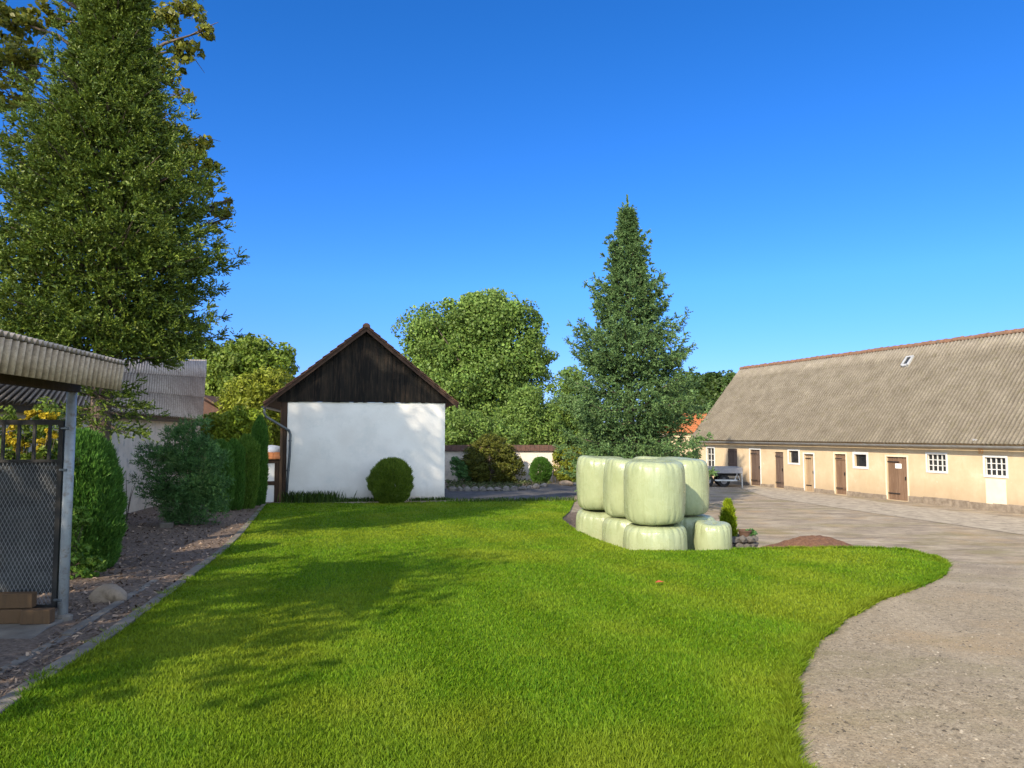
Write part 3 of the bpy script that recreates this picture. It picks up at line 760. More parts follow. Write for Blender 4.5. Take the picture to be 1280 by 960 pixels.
mb.add([BF.p(a + .10 * wd_, -.045, zc - .026), BF.p(a + .10 * wd_, -.045, zc + .030), BF.p(a + .32 * wd_, -.045, zc + .002)], [(0, 1, 2)])
mb.quad(BF.p(a + .30 * wd_, -.045, zc - .006), BF.p(a + .62 * wd_, -.045, zc - .006), BF.p(a + .62 * wd_, -.045, zc + .006), BF.p(a + .30 * wd_, -.045, zc + .006))
obj('notice_print', mb, 'ink', NT)
# blocked board shutter
a, b, c, d = ops['sh']; mb = MB()
for i in range(3): mb.box(BF, a + i * (b - a) / 3 + .005, a + (i + 1) * (b - a) / 3 - .005, -.06, -.02 + .006 * i, c, d)
for z in (c + .12, d - .2): mb.box(BF, a + .02, b - .02, -.015, .012, z, z + .07)
obj('shutter', mb, 'darkdoor', BARN)
def barred_window(key, nxp, nyp, lab=None, f=.075, open_leaf=False):
    a, b, c, d = ops[key]
    mb = MB()
    mb.box(BF, a - f, a, -.02, .022, c - f, d + f); mb.box(BF, b, b + f, -.02, .022, c - f, d + f)
    mb.box(BF, a, b, -.02, .022, d, d + f); mb.box(BF, a, b, -.02, .03, c - f, c)
    o = obj('window', mb, 'whitepaint', BARN, bevel=.004)
    if lab: o['label'] = lab
    m = MB(); m.box(BF, a, b, -.13, -.115, c, d); obj('pane', m, 'glass', o)
    if nxp:
        m = MB()
        for i in range(0, nxp + 1):
            u = a + (b - a) * i / nxp; m.box(BF, u - .018, u + .018, -.085, -.045, c, d)
        for i in range(0, nyp + 1):
            z = c + (d - c) * i / nyp; m.box(BF, a, b, -.080, -.050, z - .016, z + .016)
        obj('glazing_bars', m, 'whitepaint', o)
    if open_leaf:
        m = MB(); fl = Frame(BF.p(a + .01, -.11, 0), BF.U * .35 + BF.N * -.94); L = .30
        m.box(fl, 0, .04, -.02, .02, c + .01, d - .01); m.box(fl, L - .04, L, -.02, .02, c + .01, d - .01); m.box(fl, .04, L - .04, -.02, .02, c + .01, c + .05); m.box(fl, .04, L - .04, -.02, .02, d - .05, d - .01)
        obj('casement', m, 'whitepaint', o)
    return o
barred_window('w1', 2, 3, 'narrow white window with glazing bars')
barred_window('w2', 0, 0, 'small dark open window in white frame', f=.09, open_leaf=True)
barred_window('w3', 0, 0, 'square dark window in white frame', f=.11)
barred_window('w4', 4, 3, 'white barred window beside the wide door')
barred_window('w5', 4, 3, 'white barred window above the walled-up doorway')
a, b, c, d = rect(BF, 1232, 599, 1259, 634)
mb = MB(); mb.box(BF, a, b, .002, .022, .16, d); obj('blocked_doorway', mb, 'palecream', BARN, bevel=.006)
# lamp, bulb and the faded orange number
u, z = on_plane(BF, 1237.8, 555); mb = MB(); mb.rock(BF.p(u, .12, z), (.085, .085, .11), 1, 2); mb.box(BF, u - .04, u + .04, .002, .08, z + .04, z + .12); obj('wall_lamp', mb, 'lamp', BARN, smooth=True)
u, z = on_plane(BF, 1222, 550); mb = MB(); mb.tube([BF.p(u - .1, .14, z), BF.p(u + .12, .2, z - .02)], .05, 10); obj('floodlight', mb, 'silver', BARN)
u0, u1, z0, z1 = rect(BF, 1222.5, 560.5, 1229.5, 567.5); mb = MB()
W_ = u1 - u0; H_ = z1 - z0
mb.box(BF, u0 + .12 * W_, u0 + .26 * W_, .002, .006, z0, z1)
mb.add([BF.p(u0, .004, z1 - .30 * H_), BF.p(u0 + .12 * W_, .004, z1 - .14 * H_), BF.p(u0 + .12 * W_, .004, z1)], [(0, 1, 2)])
cxu, czz = u0 + .68 * W_, (z0 + z1) / 2; k = 16
ring = [(cxu + .30 * W_ * math.cos(t), czz + .5 * H_ * math.sin(t)) for t in np.linspace(0, 2 * math.pi, k + 1)]
ring2 = [(cxu + .15 * W_ * math.cos(t), czz + .33 * H_ * math.sin(t)) for t in np.linspace(0, 2 * math.pi, k + 1)]
for i in range(k): mb.quad(BF.p(ring[i][0], .005, ring[i][1]), BF.p(ring[i + 1][0], .005, ring[i + 1][1]), BF.p(ring2[i + 1][0], .005, ring2[i + 1][1]), BF.p(ring2[i][0], .005, ring2[i][1]))
obj('painted_number', mb, 'orangepaint', BARN)
# roof light
slope = (RZ - EAVE) / DEP
rn = BF.N * slope + BF.Z; rn /= np.linalg.norm(rn); rd = BF.N - BF.Z * slope; rd /= np.linalg.norm(rd)
rp = np.array([0, 0, CAMZ]); r = ray(1135, 452); o0 = BF.p(0, -DEP, RZ + .14); t = ((o0 - rp) @ rn) / (r @ rn); cpt = rp + r * t
RF = Frame(cpt, BF.U); RF.N = -rd; RF.Z = rn
mb = MB(); s_ = .21; l_ = .30
mb.box(RF, -s_, -s_ + .09, -l_, l_, -.05, .10); mb.box(RF, s_ - .09, s_, -l_, l_, -.05, .10); mb.box(RF, -s_ + .09, s_ - .09, l_ - .08, l_, -.05, .10); mb.box(RF, -s_ + .09, s_ - .09, -l_ - .05, -l_ + .08, -.05, .09)
sk = obj('skylight', mb, 'silver', BARN, bevel=.006)
mb = MB(); mb.box(RF, -s_ + .09, s_ - .09, -l_ + .08, l_ - .08, .03, .05); obj('pane', mb, 'glass', sk)

# ------------------------------------------------------------------ white gabled house
hU = np.array([.98, .20, 0]); hU /= np.linalg.norm(hU)
hb = march(357, 628, lawn_z)
HF = Frame((hb[0], hb[1], 0), hU)           # N = U x Z points to the camera
if HF.N[1] > 0: HF.N = -HF.N
uR, _ = on_plane(HF, 556, 560)
_, zE = on_plane(HF, 456, 503)
_, zB = on_plane(HF, 456, 640)
uA, zA = on_plane(HF, 458, 409)
zb = lawn_z(0, hb[1]) - .3
HOUSE = thing('white_house', (hb[0], hb[1], lawn_z(0, hb[1])), 'white rendered outbuilding with black boarded gable and tiled roof', 'outbuilding')
HD = 9.0
mb = MB()
mb.box(HF, 0, uR, -HD, 0, zb, zE); obj('wall', mb, 'housewhite', HOUSE)
mb = MB(); mb.box(HF, uR * .66, uR + .004, -.1, .012, zb, lawn_z(0, hb[1]) + .14); obj('plinth', mb, 'greywall', HOUSE)
uL2, zL2 = on_plane(HF, 330, 504, .3); uR2, zR2 = on_plane(HF, 573, 505, .3)
# gable boards, clipped to the roof line
def roof_z(u):
    if u < uA: return zL2 + (zA - zL2) * (u - uL2) / (uA - uL2)
    return zR2 + (zA - zR2) * (uR2 - u) / (uR2 - uA)
mb = MB(); rg = np.random.default_rng(11); u = -.35
while u < uR + .30:
    w_ = rg.uniform(.14, .17); a, b = u, min(u + w_, uR + .32); dz = .13
    zbm = zE + rg.uniform(-.015, .012); th = .035 + rg.uniform(0, .012)
    za, zc = roof_z(a + .006) - dz, roof_z(b - .006) - dz
    if min(za, zc) > zbm:
        if a < uA < b: pts = [(a + .006, zbm), (b - .006, zbm), (b - .006, zc), (uA, zA - dz), (a + .006, za)]
        else: pts = [(a + .006, zbm), (b - .006, zbm), (b - .006, zc), (a + .006, za)]
        mb.slab([HF.p(x, .005, z) for x, z in pts], HF.N * th)
        mb.box(HF, b - .022, b + .022, th, th + .018, zbm + .01, min(za, zc) - .02)
    u += w_
obj('gable_boarding', mb, 'blackwood', HOUSE)
mb = MB(); mb.slab([HF.p(-.3, -.02, zE + .01), HF.p(uR + .25, -.02, zE + .01), HF.p(uA, -.02, zA - .15)], -HF.N * .1); obj('gable_backing', mb, 'dark', HOUSE)
# roof: two tiled slopes with verge boards
def slope_fn(ua, za, ub, zb_):
    def fn(s, t):
        e = HF.p(ua + (ub - ua) * t, .34 - (HD + .6) * s, za + (zb_ - za) * t)
        n_ = np.cross(HF.N, HF.U * (ub - ua) + HF.Z * (zb_ - za)); n_ /= np.linalg.norm(n_)
        if n_[2] < 0: n_ = -n_
        return e, n_
    return fn
rf = obj('roof', corr(slope_fn(uA, zA, uL2, zL2), 30, 14, .022, 6, .03, .004, 1), 'tile', HOUSE, smooth=False, solid=.02)
obj('roof', corr(slope_fn(uA, zA, uR2, zR2), 30, 14, .022, 6, .03, .004, 2), 'tile', HOUSE, smooth=False, solid=.02)
mb = MB()
for (ua, za) in ((uL2, zL2), (uR2, zR2)):
    q = [HF.p(uA, .25, zA - .03), HF.p(ua, .25, za - .03), HF.p(ua, .25, za - .17), HF.p(uA, .25, zA - .19)]
    mb.slab(q, HF.N * .05)
obj('verge_board', mb, 'verge', HOUSE)
mb = MB()                                        # verge tiles stepping up the gable edge
for (ua, za) in ((uL2, zL2), (uR2, zR2)):
    L = 15
    for i in range(L):
        a = np.array([uA, zA]) + (np.array([ua, za]) - np.array([uA, zA])) * (i / L); b = np.array([uA, zA]) + (np.array([ua, za]) - np.array([uA, zA])) * ((i + 1.08) / L)
        mb.slab([HF.p(a[0], .305, a[1] - .01), HF.p(b[0], .305, b[1] + .018), HF.p(b[0], .305, b[1] - .030), HF.p(a[0], .305, a[1] - .050)], HF.N * .06)
obj('verge_tiles', mb, 'browntile', HOUSE)
mb = MB(); k = 0
for s in np.arange(-.38, HD + .2, .38):
    pr = [(uA + .14 * math.cos(a), zA - .03 + .13 * math.sin(a)) for a in np.linspace(-.2, math.pi + .2, 8)]
    mb.slab([HF.p(x, -s, z) for x, z in pr], -HF.N * .40)
obj('ridge_tiles', mb, 'browntile', HOUSE)
# soffit underside and corner posts on the left
mb = MB(); mb.slab([HF.p(uL2 + .02, .24, zL2 - .06), HF.p(-.02, .24, roof_z(-.02) - .1), HF.p(-.02, -HD, roof_z(-.02) - .1), HF.p(uL2 + .02, -HD, zL2 - .06)], (0, 0, -.03)); obj('soffit', mb, 'beam', HOUSE)
mb = MB(); mb.box(HF, -.13, -.005, -.16, .02, zb, zE + .05); mb.box(HF, -.20, -.005, -.16, .03, zE - .9, zE + .02); obj('corner_post', mb, 'beam', HOUSE, bevel=.008)
mb = MB(); mb.box(HF, -.235, -.137, -.14, -.01, zb, zE - .15); obj('corner_post', mb, 'brownpost', HOUSE, bevel=.008)
# gutter along the left eave and its bent downpipe
mb = MB(); gu, gz = uL2 - .02, zL2 - .10
prof = [(gu + .07 * math.cos(a), gz + .07 * math.sin(a)) for a in np.linspace(math.pi, 2 * math.pi, 9)] + [(gu + .06 * math.cos(a), gz + .06 * math.sin(a)) for a in np.linspace(2 * math.pi, math.pi, 9)]
mb.slab([HF.p(x, .30, z) for x, z in prof], -HF.N * (HD + .5)); obj('gutter', mb, 'zinc', HOUSE)
def hp(px, py, n): uu, z = on_plane(HF, px, py, n); return HF.p(uu, n, z)
mb = MB(); mb.tube([hp(330.5, 508, .22), hp(330.5, 517, .2), hp(333, 521, .18), hp(353, 533, .10), hp(361, 538, .08), hp(363, 543, .075), hp(362, 570, .075), hp(360, 592, .075), hp(357.5, 626, .075)], .045, 10)
obj('downpipe', mb, 'zinc', HOUSE, smooth=True)
mb = MB()
for py in (551, 588): 
    p = hp(362.5 if py < 560 else 360, py, .04); mb.tube([p - np.array([0, 0, .02]), p + np.array([0, 0, .02])], .062, 10)
obj('pipe_clip', mb, 'zinc', HOUSE)

# timber framed garden wall left of the house
GWL, GWR = on_plane(HF, 296, 600, .1)[0], -.24
GW = thing('timber_framed_wall', HF.p((GWL + GWR) / 2, -.1, lawn_z(0, 26)), 'low half-timbered wall with white panels and red tile coping', 'wall')
z0 = lawn_z(0, 26) - .1; _, zt = on_plane(HF, 340, 575, 0)
mb = MB(); mb.box(HF, GWL, GWR - .02, -.22, -.06, z0, zt - .02); obj('infill', mb, 'white', GW)
mb = MB(); ua = on_plane(HF, 342, 600)[0]
for q0, q1 in ((ua + .02, ua + .26), (GWL + .3, GWL + .48)): mb.box(HF, q0, q1, -.24, -.03, z0, zt)
obj('post', mb, 'beam', GW, bevel=.006)
_, zr = on_plane(HF, 340, 604); mb = MB(); mb.box(HF, GWL, ua + .02, -.235, -.035, zr - .07, zr + .07); mb.box(HF, GWL, GWR - .03, -.25, -.025, zt - .11, zt + .02); obj('rail', mb, 'beam', GW, bevel=.006)
mb = MB(); rg = np.random.default_rng(3); u = GWL - .05
while u < GWR - .05:
    mb.slab([HF.p(u, .06, zt + .03), HF.p(u + .235, .06, zt + .03), HF.p(u + .235, -.14, zt + .24), HF.p(u, -.14, zt + .24)], HF.Z * .03); 
    mb.slab([HF.p(u, -.34, zt + .03), HF.p(u + .235, -.34, zt + .03), HF.p(u + .235, -.142, zt + .24), HF.p(u, -.142, zt + .24)], HF.Z * .03)
    u += .245
obj('tile_coping', mb, 'orangetile', GW)
mb = MB(); mb.rock(HF.p(on_plane(HF, 336, 560)[0], -.75, zt + .26), (.42, .42, .26), 4, 3)
wc = obj('white_cover', mb, 'whiteplastic', base=HF.p(on_plane(HF, 336, 560)[0], -.75, zt), smooth=True)
tag(wc, 'white rounded plastic cover showing above the red tile coping', 'cover')
# carry it on a stand so it does not float
mb = MB(); pu = on_plane(HF, 336, 560)[0]; mb.box(HF, pu - .35, pu + .35, -1.1, -.42, z0, zt + .12); tag(obj('water_tank', mb, 'greyside', base=HF.p(pu, -.75, z0), bevel=.03), 'grey tank behind the half-timbered wall beneath the white cover', 'tank')

# ------------------------------------------------------------------ garden wall right of the house
gl = hit(548, 607); gr = hit(691, 606)
GFr = Frame((gl[0], gl[1] + 3.0, 0), np.array([gr[0] - gl[0], (gr[1] - gl[1]) * .3, 0]))
if GFr.N[1] > 0: GFr.N = -GFr.N
ge = on_plane(GFr, 691, 600)[0]; _, gzt = on_plane(GFr, 640, 563.5); _, gzc = on_plane(GFr, 640, 557)
WALL = thing('garden_wall', GFr.p(ge / 2, 0, Tz(*GFr.p(ge / 2, 0, 0)[:2])), 'low white garden wall with brown tile coping behind round shrubs', 'wall')
mb = MB(); mb.box(GFr, -.5, ge, -.3, 0, -.1, gzt); obj('wall', mb, 'greywall', WALL)
mb = MB(); u = -.6
while u < ge + .05:
    mb.slab([GFr.p(u, .12, gzt - .02), GFr.p(u + .235, .12, gzt - .02), GFr.p(u + .235, -.15, gzc), GFr.p(u, -.15, gzc)], GFr.Z * .035)
    mb.slab([GFr.p(u, -.42, gzt - .02), GFr.p(u + .235, -.42, gzt - .02), GFr.p(u + .235, -.152, gzc), GFr.p(u, -.152, gzc)], GFr.Z * .035); u += .245
obj('tile_coping', mb, 'browntile', WALL)
mb = MB(); mb.box(GFr, ge + .003, ge + .42, -.28, .02, -.1, gzt - .35); obj('end_pier', mb, 'cream', WALL, bevel=.02)

# ------------------------------------------------------------------ left shed with corrugated roof
def sP(y): return np.array([-10.8 - .205 * (y - 19.6), y, 0.])
sdir = np.array([-.205, 1, 0]); sdir /= np.linalg.norm(sdir)
SE = 3.44
SHED = thing('corrugated_roof_shed', (*sP(19.6)[:2], lawn_z(0, 19.6)), 'long grey shed with pale corrugated roof behind the clipped hedge', 'shed')
y0, y1 = 8.5, 28.3
SF = Frame(sP(y0), sdir)
if SF.N[0] < 0: SF.N = -SF.N
SL = float(np.linalg.norm(sP(y1) - sP(y0)))
A_far, A_near = sP(y1), sP(y0)
top_far = at(257, 450, 33.5); top_near = at(-40, 446, 16.5)
mb = MB(); mb.box(SF, 0, SL, -.3, 0, .2, SE + .17)
mb.slab([A_far + [0, 0, .2], np.array([top_far[0], top_far[1] - .2, .2]), top_far - [0, 0, .12], A_far + [0, 0, SE]], SF.N * -.2)
obj('wall', mb, 'greywall', SHED)
ef = A_far + SF.N * .30 + sdir * .25 + [0, 0, SE + .02]; en = A_near + SF.N * .30 + [0, 0, SE + .02]
def shed_fn(s, t):
    e = en + (ef - en) * s; tp = top_near + (top_far - top_near) * s
    n_ = np.cross(ef - en, tp - e); n_ /= np.linalg.norm(n_)
    return tp + (e - tp) * t, (n_ if n_[2] > 0 else -n_)
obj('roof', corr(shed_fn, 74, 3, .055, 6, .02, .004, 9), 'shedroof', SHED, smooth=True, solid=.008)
mb = MB(); e2 = shed_fn(1, 1)[0]; t2 = shed_fn(1, 0)[0]; mb.slab([e2 + [0, 0, -.14], e2 + [0, 0, .05], t2 + [0, 0, .05], t2 + [0, 0, -.14]], sdir * .04); obj('verge_board', mb, 'whitepaint', SHED)
mb = MB(); mb.box(SF, 0, SL + .2, .18, .24, SE - .14, SE + .0); obj('eaves_strip', mb, 'eaves_dark', SHED)
mb = MB(); mb.tube([SF.p(SL - .15, .12, .3), SF.p(SL - .15, .12, SE)], .06, 8); obj('downpipe', mb, 'ironblack', SHED)
mb = MB(); q = SF.p(SL * .4, .001, 2.0); mb.box(SF, SL * .30, SL * .30 + .06, .002, .05, .3, SE - .05); obj('corner_strip', mb, 'ironblack', SHED)
# red-brown gable further back
mb = MB(); gp = at(250, 525, 44)
OB = thing('brick_outbuilding', (gp[0], 44, .3), 'small red brown gabled outbuilding beyond the corrugated roof', 'outbuilding')
a, b = at(238, 490, 44), at(286, 517, 44)
pa = [(a[0], 44, 0), (b[0], 44, 0), (b[0], 44, b[2] - .1), (a[0] + .6, 44, at(255, 498, 44)[2]), (a[0], 44, a[2] - .4)]
mb.slab(pa, (0, 5, 0)); obj('wall', mb, 'browntile', OB)
mb = MB(); q = at(254, 496, 44); mb.slab([(q[0], 43.8, q[2]), (b[0] + .25, 43.8, b[2] - .12), (b[0] + .25, 43.8, b[2] + .0), (q[0], 43.8, q[2] + .12)], (0, 5.4, 0)); obj('roof', mb, 'browntile', OB)
# orange roofed house behind the spruce
RP = at(850, 545, 66)
RH = thing('orange_roof_house', (RP[0], 66, .2), 'distant house with an orange tiled roof between spruce and barn', 'house')
a0, a1 = at(826, 541, 66), at(880, 541, 66); r0, r1 = at(852, 517, 70), at(930, 517, 70)
mb = MB(); mb.slab([(a0[0] + .4, 66.4, 0), (a1[0] + 4, 66.4, 0), (a1[0] + 4, 74, 0), (a0[0] + .4, 74, 0)], (0, 0, a0[2] - .05)); obj('wall', mb, 'cream', RH)
def rfn(s, t):
    e = np.array([a0[0] + (a1[0] + 4.4 - a0[0]) * s, 66, a0[2]]); tp = r0 + (r1 - r0) * s
    return tp + (e - tp) * t, np.array([0, -.6, .8])
obj('roof', corr(rfn, 36, 10, .03, 6, .04, .0, 3), 'orangetile', RH, solid=.03)
def rfn2(s, t):
    e = np.array([a0[0] + (a1[0] + 4.4 - a0[0]) * s, 74.2, a0[2]]); tp = r0 + (r1 - r0) * s
    return tp + (e - tp) * t, np.array([0, .6, .8])
obj('rear_roof', corr(rfn2, 20, 5, .03, 6, .04, .0, 3), 'orangetile', RH, solid=.03)
# ------------------------------------------------------------------ foliage helpers
def unit(v): return v / (np.linalg.norm(v, axis=-1, keepdims=True) + 1e-9)
def perp(D, rg):
    r = rg.normal(size=D.shape); r -= D * (r * D).sum(-1, keepdims=True); return unit(r)
def bundles(P, D, L, k, nl, nw, rg, a0=25, a1=65, tint=None):
    """needle shoots: k needles (thin triangles) set round each axis"""
    n = len(P); D = unit(D)
    t = rg.uniform(0, 1, (n, k)); ang = np.radians(a1 + (a0 - a1) * t + rg.uniform(-10, 10, (n, k)))
    Dk = np.repeat(D[:, None], k, 1); Q = perp(Dk.reshape(-1, 3), rg).reshape(n, k, 3)
    nd = Dk * np.cos(ang)[..., None] + Q * np.sin(ang)[..., None]
    base = P[:, None] + Dk * (t * np.reshape(L, (-1, 1)))[..., None]
    side = unit(np.cross(nd, perp(nd.reshape(-1, 3), rg).reshape(n, k, 3)))
    ln = (np.reshape(nl, (-1, 1)) * rg.uniform(.7, 1.2, (n, k)))[..., None]; wd = (np.reshape(nw, (-1, 1)) * np.ones((n, k)))[..., None]
    V = np.stack([base - side * wd, base + side * wd, base + nd * ln], 2).reshape(n * k, 3, 3)
    tt = rg.uniform(.75, 1.25, n) if tint is None else tint
    return V, 3, np.repeat(tt, k) * rg.uniform(.9, 1.1, n * k)
def leaves(P, N, size, asp, rg, tint=None, fold=.0):
    n = len(P); N = unit(N); a = perp(N, rg); b = np.cross(N, a)
    s = (size * rg.uniform(.6, 1.3, n))[:, None]
    V = np.stack([P - a * s, P + b * s * asp, P + a * s, P - b * s * asp], 1)
    return V, 4, (rg.uniform(.75, 1.25, n) if tint is None else tint)
def rdir(n, rg): return unit(rg.normal(size=(n, 3)))
def clumps(blobs, nc, cr, per, rg, shell=.55, up=.0):
    """leaf points gathered into clumps lying through ellipsoid blobs (x, y, z, rx, ry, rz)"""
    B = np.array(blobs, float); wt = (B[:, 3] * B[:, 5] + B[:, 3] * B[:, 4] + B[:, 4] * B[:, 5]); wt /= wt.sum()
    i = rg.choice(len(B), nc, p=wt); d = rdir(nc, rg)
    f = (shell + (1 - shell) * rg.uniform(0, 1, nc))[:, None]
    c = B[i, :3] + d * B[i, 3:] * f
    r = cr * rg.uniform(.5, 1.35, nc)
    dd = rdir(nc * per, rg).reshape(nc, per, 3) + d[:, None] * .45 + np.array([0, 0, up])
    dd = unit(dd); rr = r[:, None, None] * rg.uniform(.45, 1.0, (nc, per, 1)) ** .5
    P = c[:, None] + dd * rr * np.array([1, 1, .8])
    N = unit(dd + .7 * rg.normal(size=dd.shape))
    tint = np.repeat(rg.uniform(.68, 1.3, nc), per) * rg.uniform(.88, 1.12, nc * per)
    return P.reshape(-1, 3), N.reshape(-1, 3), tint, c
def conifer(base, H, R, z0, rg, dz=.26, per=7, droop=.25, tipup=.3, prof=None, shoot=.2, k=11, nl=.07, nw=.010, sub=.20, hang=0., spread=.11, sublen=.42, var=(.72, 1.14), minsub=.14, out=0., splay=.32, star=0, ang=(25, 65), asym=0., inner=0, isz=.1):
    PS, DS, LS, TI = [], [], [], []
    limbs = MB()
    z = z0
    while z < H - .15:
        t = (z - z0) / (H - z0)
        r = R * (prof(t) if prof else (1 - t) ** .85)
        nb = per if t < .8 else max(4, per - 2)
        a0 = rg.uniform(0, 6.28)
        for j in range(nb):
            a = a0 + 6.283 * j / nb + rg.uniform(-.3, .3); L = max(.05, r * rg.uniform(*var) * (1 + asym * max(0, -math.cos(a))))
            zz = z + rg.uniform(-.12, .12); ou = np.array([math.cos(a), math.sin(a), 0]); la = np.array([-math.sin(a), math.cos(a), 0])
            dr = droop * (1 - .9 * t) * rg.uniform(.6, 1.4); up0 = .45 * t
            def pt(u): return np.array(base) + ou * L * u + np.array([0, 0, zz + L * (up0 * u - dr * u * 1.4 + tipup * u * u)])
            limbs.tube([pt(0), pt(.5), pt(.92)], [.012 + .012 * L, .010 + .006 * L, .005], 5, False)
            m = max(2, int(L / sub))
            for q in range(m + 1):
                u = .16 + .84 * q / m if m else 1.
                p0 = pt(u); ax = unit(pt(min(u + .05, 1.05)) - pt(u - .05))
                tip = q == m
                sides = (0,) if tip else (-1, 1)
                for s in sides:
                    sl = .28 * (1 - .9 * t) if tip else (sublen * L * (1.02 - u) * 1.2 + minsub * (1 - .95 * t)) * rg.uniform(.7, 1.15)
                    sdv = unit(ax * (1. if tip else .75) + la * s * .8 + np.array([0, 0, rg.uniform(-.12, .18)]))
                    ns = max(1, int(sl / spread))
                    for e in range(ns):
                        f = (e + .5) / ns
                        pp = p0 + sdv * sl * f + np.array([0, 0, -hang * f * f * sl + rg.uniform(-.03, .03)])
                        dd = unit(sdv + ou * out + rg.normal(0, splay, 3) + np.array([0, 0, .25 - hang * .8]))
                        PS.append(pp); DS.append(dd); LS.append(shoot * rg.uniform(.7, 1.25) * (1 - .72 * t ** 3)); TI.append(rg.uniform(.72, 1.15) + .22 * (f > .75))
                    for _ in range(star if t < .9 else 0):
                        pe = p0 + sdv * sl; PS.append(pe); DS.append(unit(sdv * .5 + ou * .5 + rg.normal(0, .62, 3) + np.array([0, 0, .30 - hang * .5]))); LS.append(shoot * rg.uniform(.6, 1.1) * (1 - .72 * t ** 3)); TI.append(rg.uniform(.95, 1.4))
        z += dz * (1.0 - .45 * t) * rg.uniform(.8, 1.2)
    for q in np.linspace(-.55, .12, 12):
        for _ in range(2):
            PS.append(np.array(base) + np.array([0, 0, H + q])); DS.append(unit(rg.normal(0, .35 * (.5 - q), 3) + np.array([0, 0, 1.]))); LS.append(shoot * (.75 - .5 * (q + .55))); TI.append(1.1)
    P, D, L, TI = map(np.array, (PS, DS, LS, TI))
    IN = None
    if inner:
        tt = rg.uniform(0, .97, inner) ** 1.25; rr = np.array([R * (prof(q) if prof else 1 - q) for q in tt]) * np.sqrt(rg.uniform(.03, 1, inner)) * (.78 if isz < .15 else .6); aa = rg.uniform(0, 6.283, inner)
        rr = rr * (1 + asym * np.maximum(0, -np.cos(aa)))
        PI_ = np.array(base) + np.stack([rr * np.cos(aa), rr * np.sin(aa), z0 + tt * (H - z0) - .15 * rr + rg.normal(0, .05, inner)], 1)
        dI = np.stack([np.cos(aa), np.sin(aa), .3 + 0 * aa], 1) + rg.normal(0, .5, (inner, 3)); IN = bundles(PI_, dI, np.full(inner, isz * 1.8), 9, isz * .55, isz * .17, rg, 20, 60)
    conifer.inner = IN
    return bundles(P, D, L, k, nl, nw, rg, *ang, tint=TI), limbs, len(P)
def trunk_mb(base, H, r0, r1=.02, lean=(0, 0), flare=1.5, k=10):
    mb = MB(); b = np.array(base, float); pts = []; rs = []
    for t in (0, .02, .06, .2, .45, .7, 1):
        pts.append(b + np.array([lean[0] * t, lean[1] * t, H * t - .1])); rs.append((r0 + (r1 - r0) * t) * (flare if t == 0 else 1.2 if t == .02 else 1))
    return mb.tube(pts, rs, k)
def limbs_to(base, top, targets, r0, rg, k=6):
    mb = MB(); b = np.array(base, float); tp = np.array(top, float)
    for q in targets:
        q = np.array(q, float); f = rg.uniform(.25, .8); s = b + (tp - b) * f
        if s[2] > q[2]: s = b + (tp - b) * max(.15, f * .5)
        m = (s + q) / 2 + rg.normal(0, .08, 3) * np.linalg.norm(q - s) + np.array([0, 0, .10 * np.linalg.norm(q - s)])
        mb.tube([s, m, q], [r0 * .45, r0 * .25, r0 * .07], k, False)
    return mb
def leafy_tree(name, base, H, blobs, label, mat, nc, cr, per, size, asp=.6, r0=.25, seed=1, group=None, shell=.55, cat='tree', nlimb=14):
    rg = np.random.default_rng(seed)
    P, N, ti, cs = clumps(blobs, nc, cr, per, rg, shell)
    t = thing(name, base, label, cat, group)
    obj('crown', leaves(P, N, size, asp, rg, ti), mat, t)
    top = np.array(base) + np.array([0, 0, H * .85])
    tr = trunk_mb(base, H * .8, r0, r0 * .15)
    lm = limbs_to(base, top, cs[rg.choice(len(cs), min(nlimb, len(cs)), replace=False)], r0, rg)
    tr.add(lm.v, lm.f)
    obj('trunk', tr, 'bark', t, smooth=True)
    return t
def needle_shrub(name, base, blobs, label, mat, nc, cr, per, L, k, nl, nw, seed, cat='shrub', up=.5, stem=.05, shell=.5, group=None):
    rg = np.random.default_rng(seed)
    P, N, ti, cs = clumps(blobs, nc, cr, per, rg, shell)
    t = thing(name, base, label, cat, group)
    D = unit(N + np.array([0, 0, up]))
    obj('foliage', bundles(P, D, np.full(len(P), L), k, nl, nw, rg, tint=ti), mat, t)
    top = np.array(base) + [0, 0, max(b[2] for b in blobs) - base[2]]
    mb = trunk_mb(base, top[2] - base[2], stem, stem * .3, flare=1.1, k=6); lm = limbs_to(base, top, cs[rg.choice(len(cs), min(12, len(cs)), replace=False)], stem * 1.6, rg, 5); mb.add(lm.v, lm.f)
    obj('stem', mb, 'bark', t)
    return t
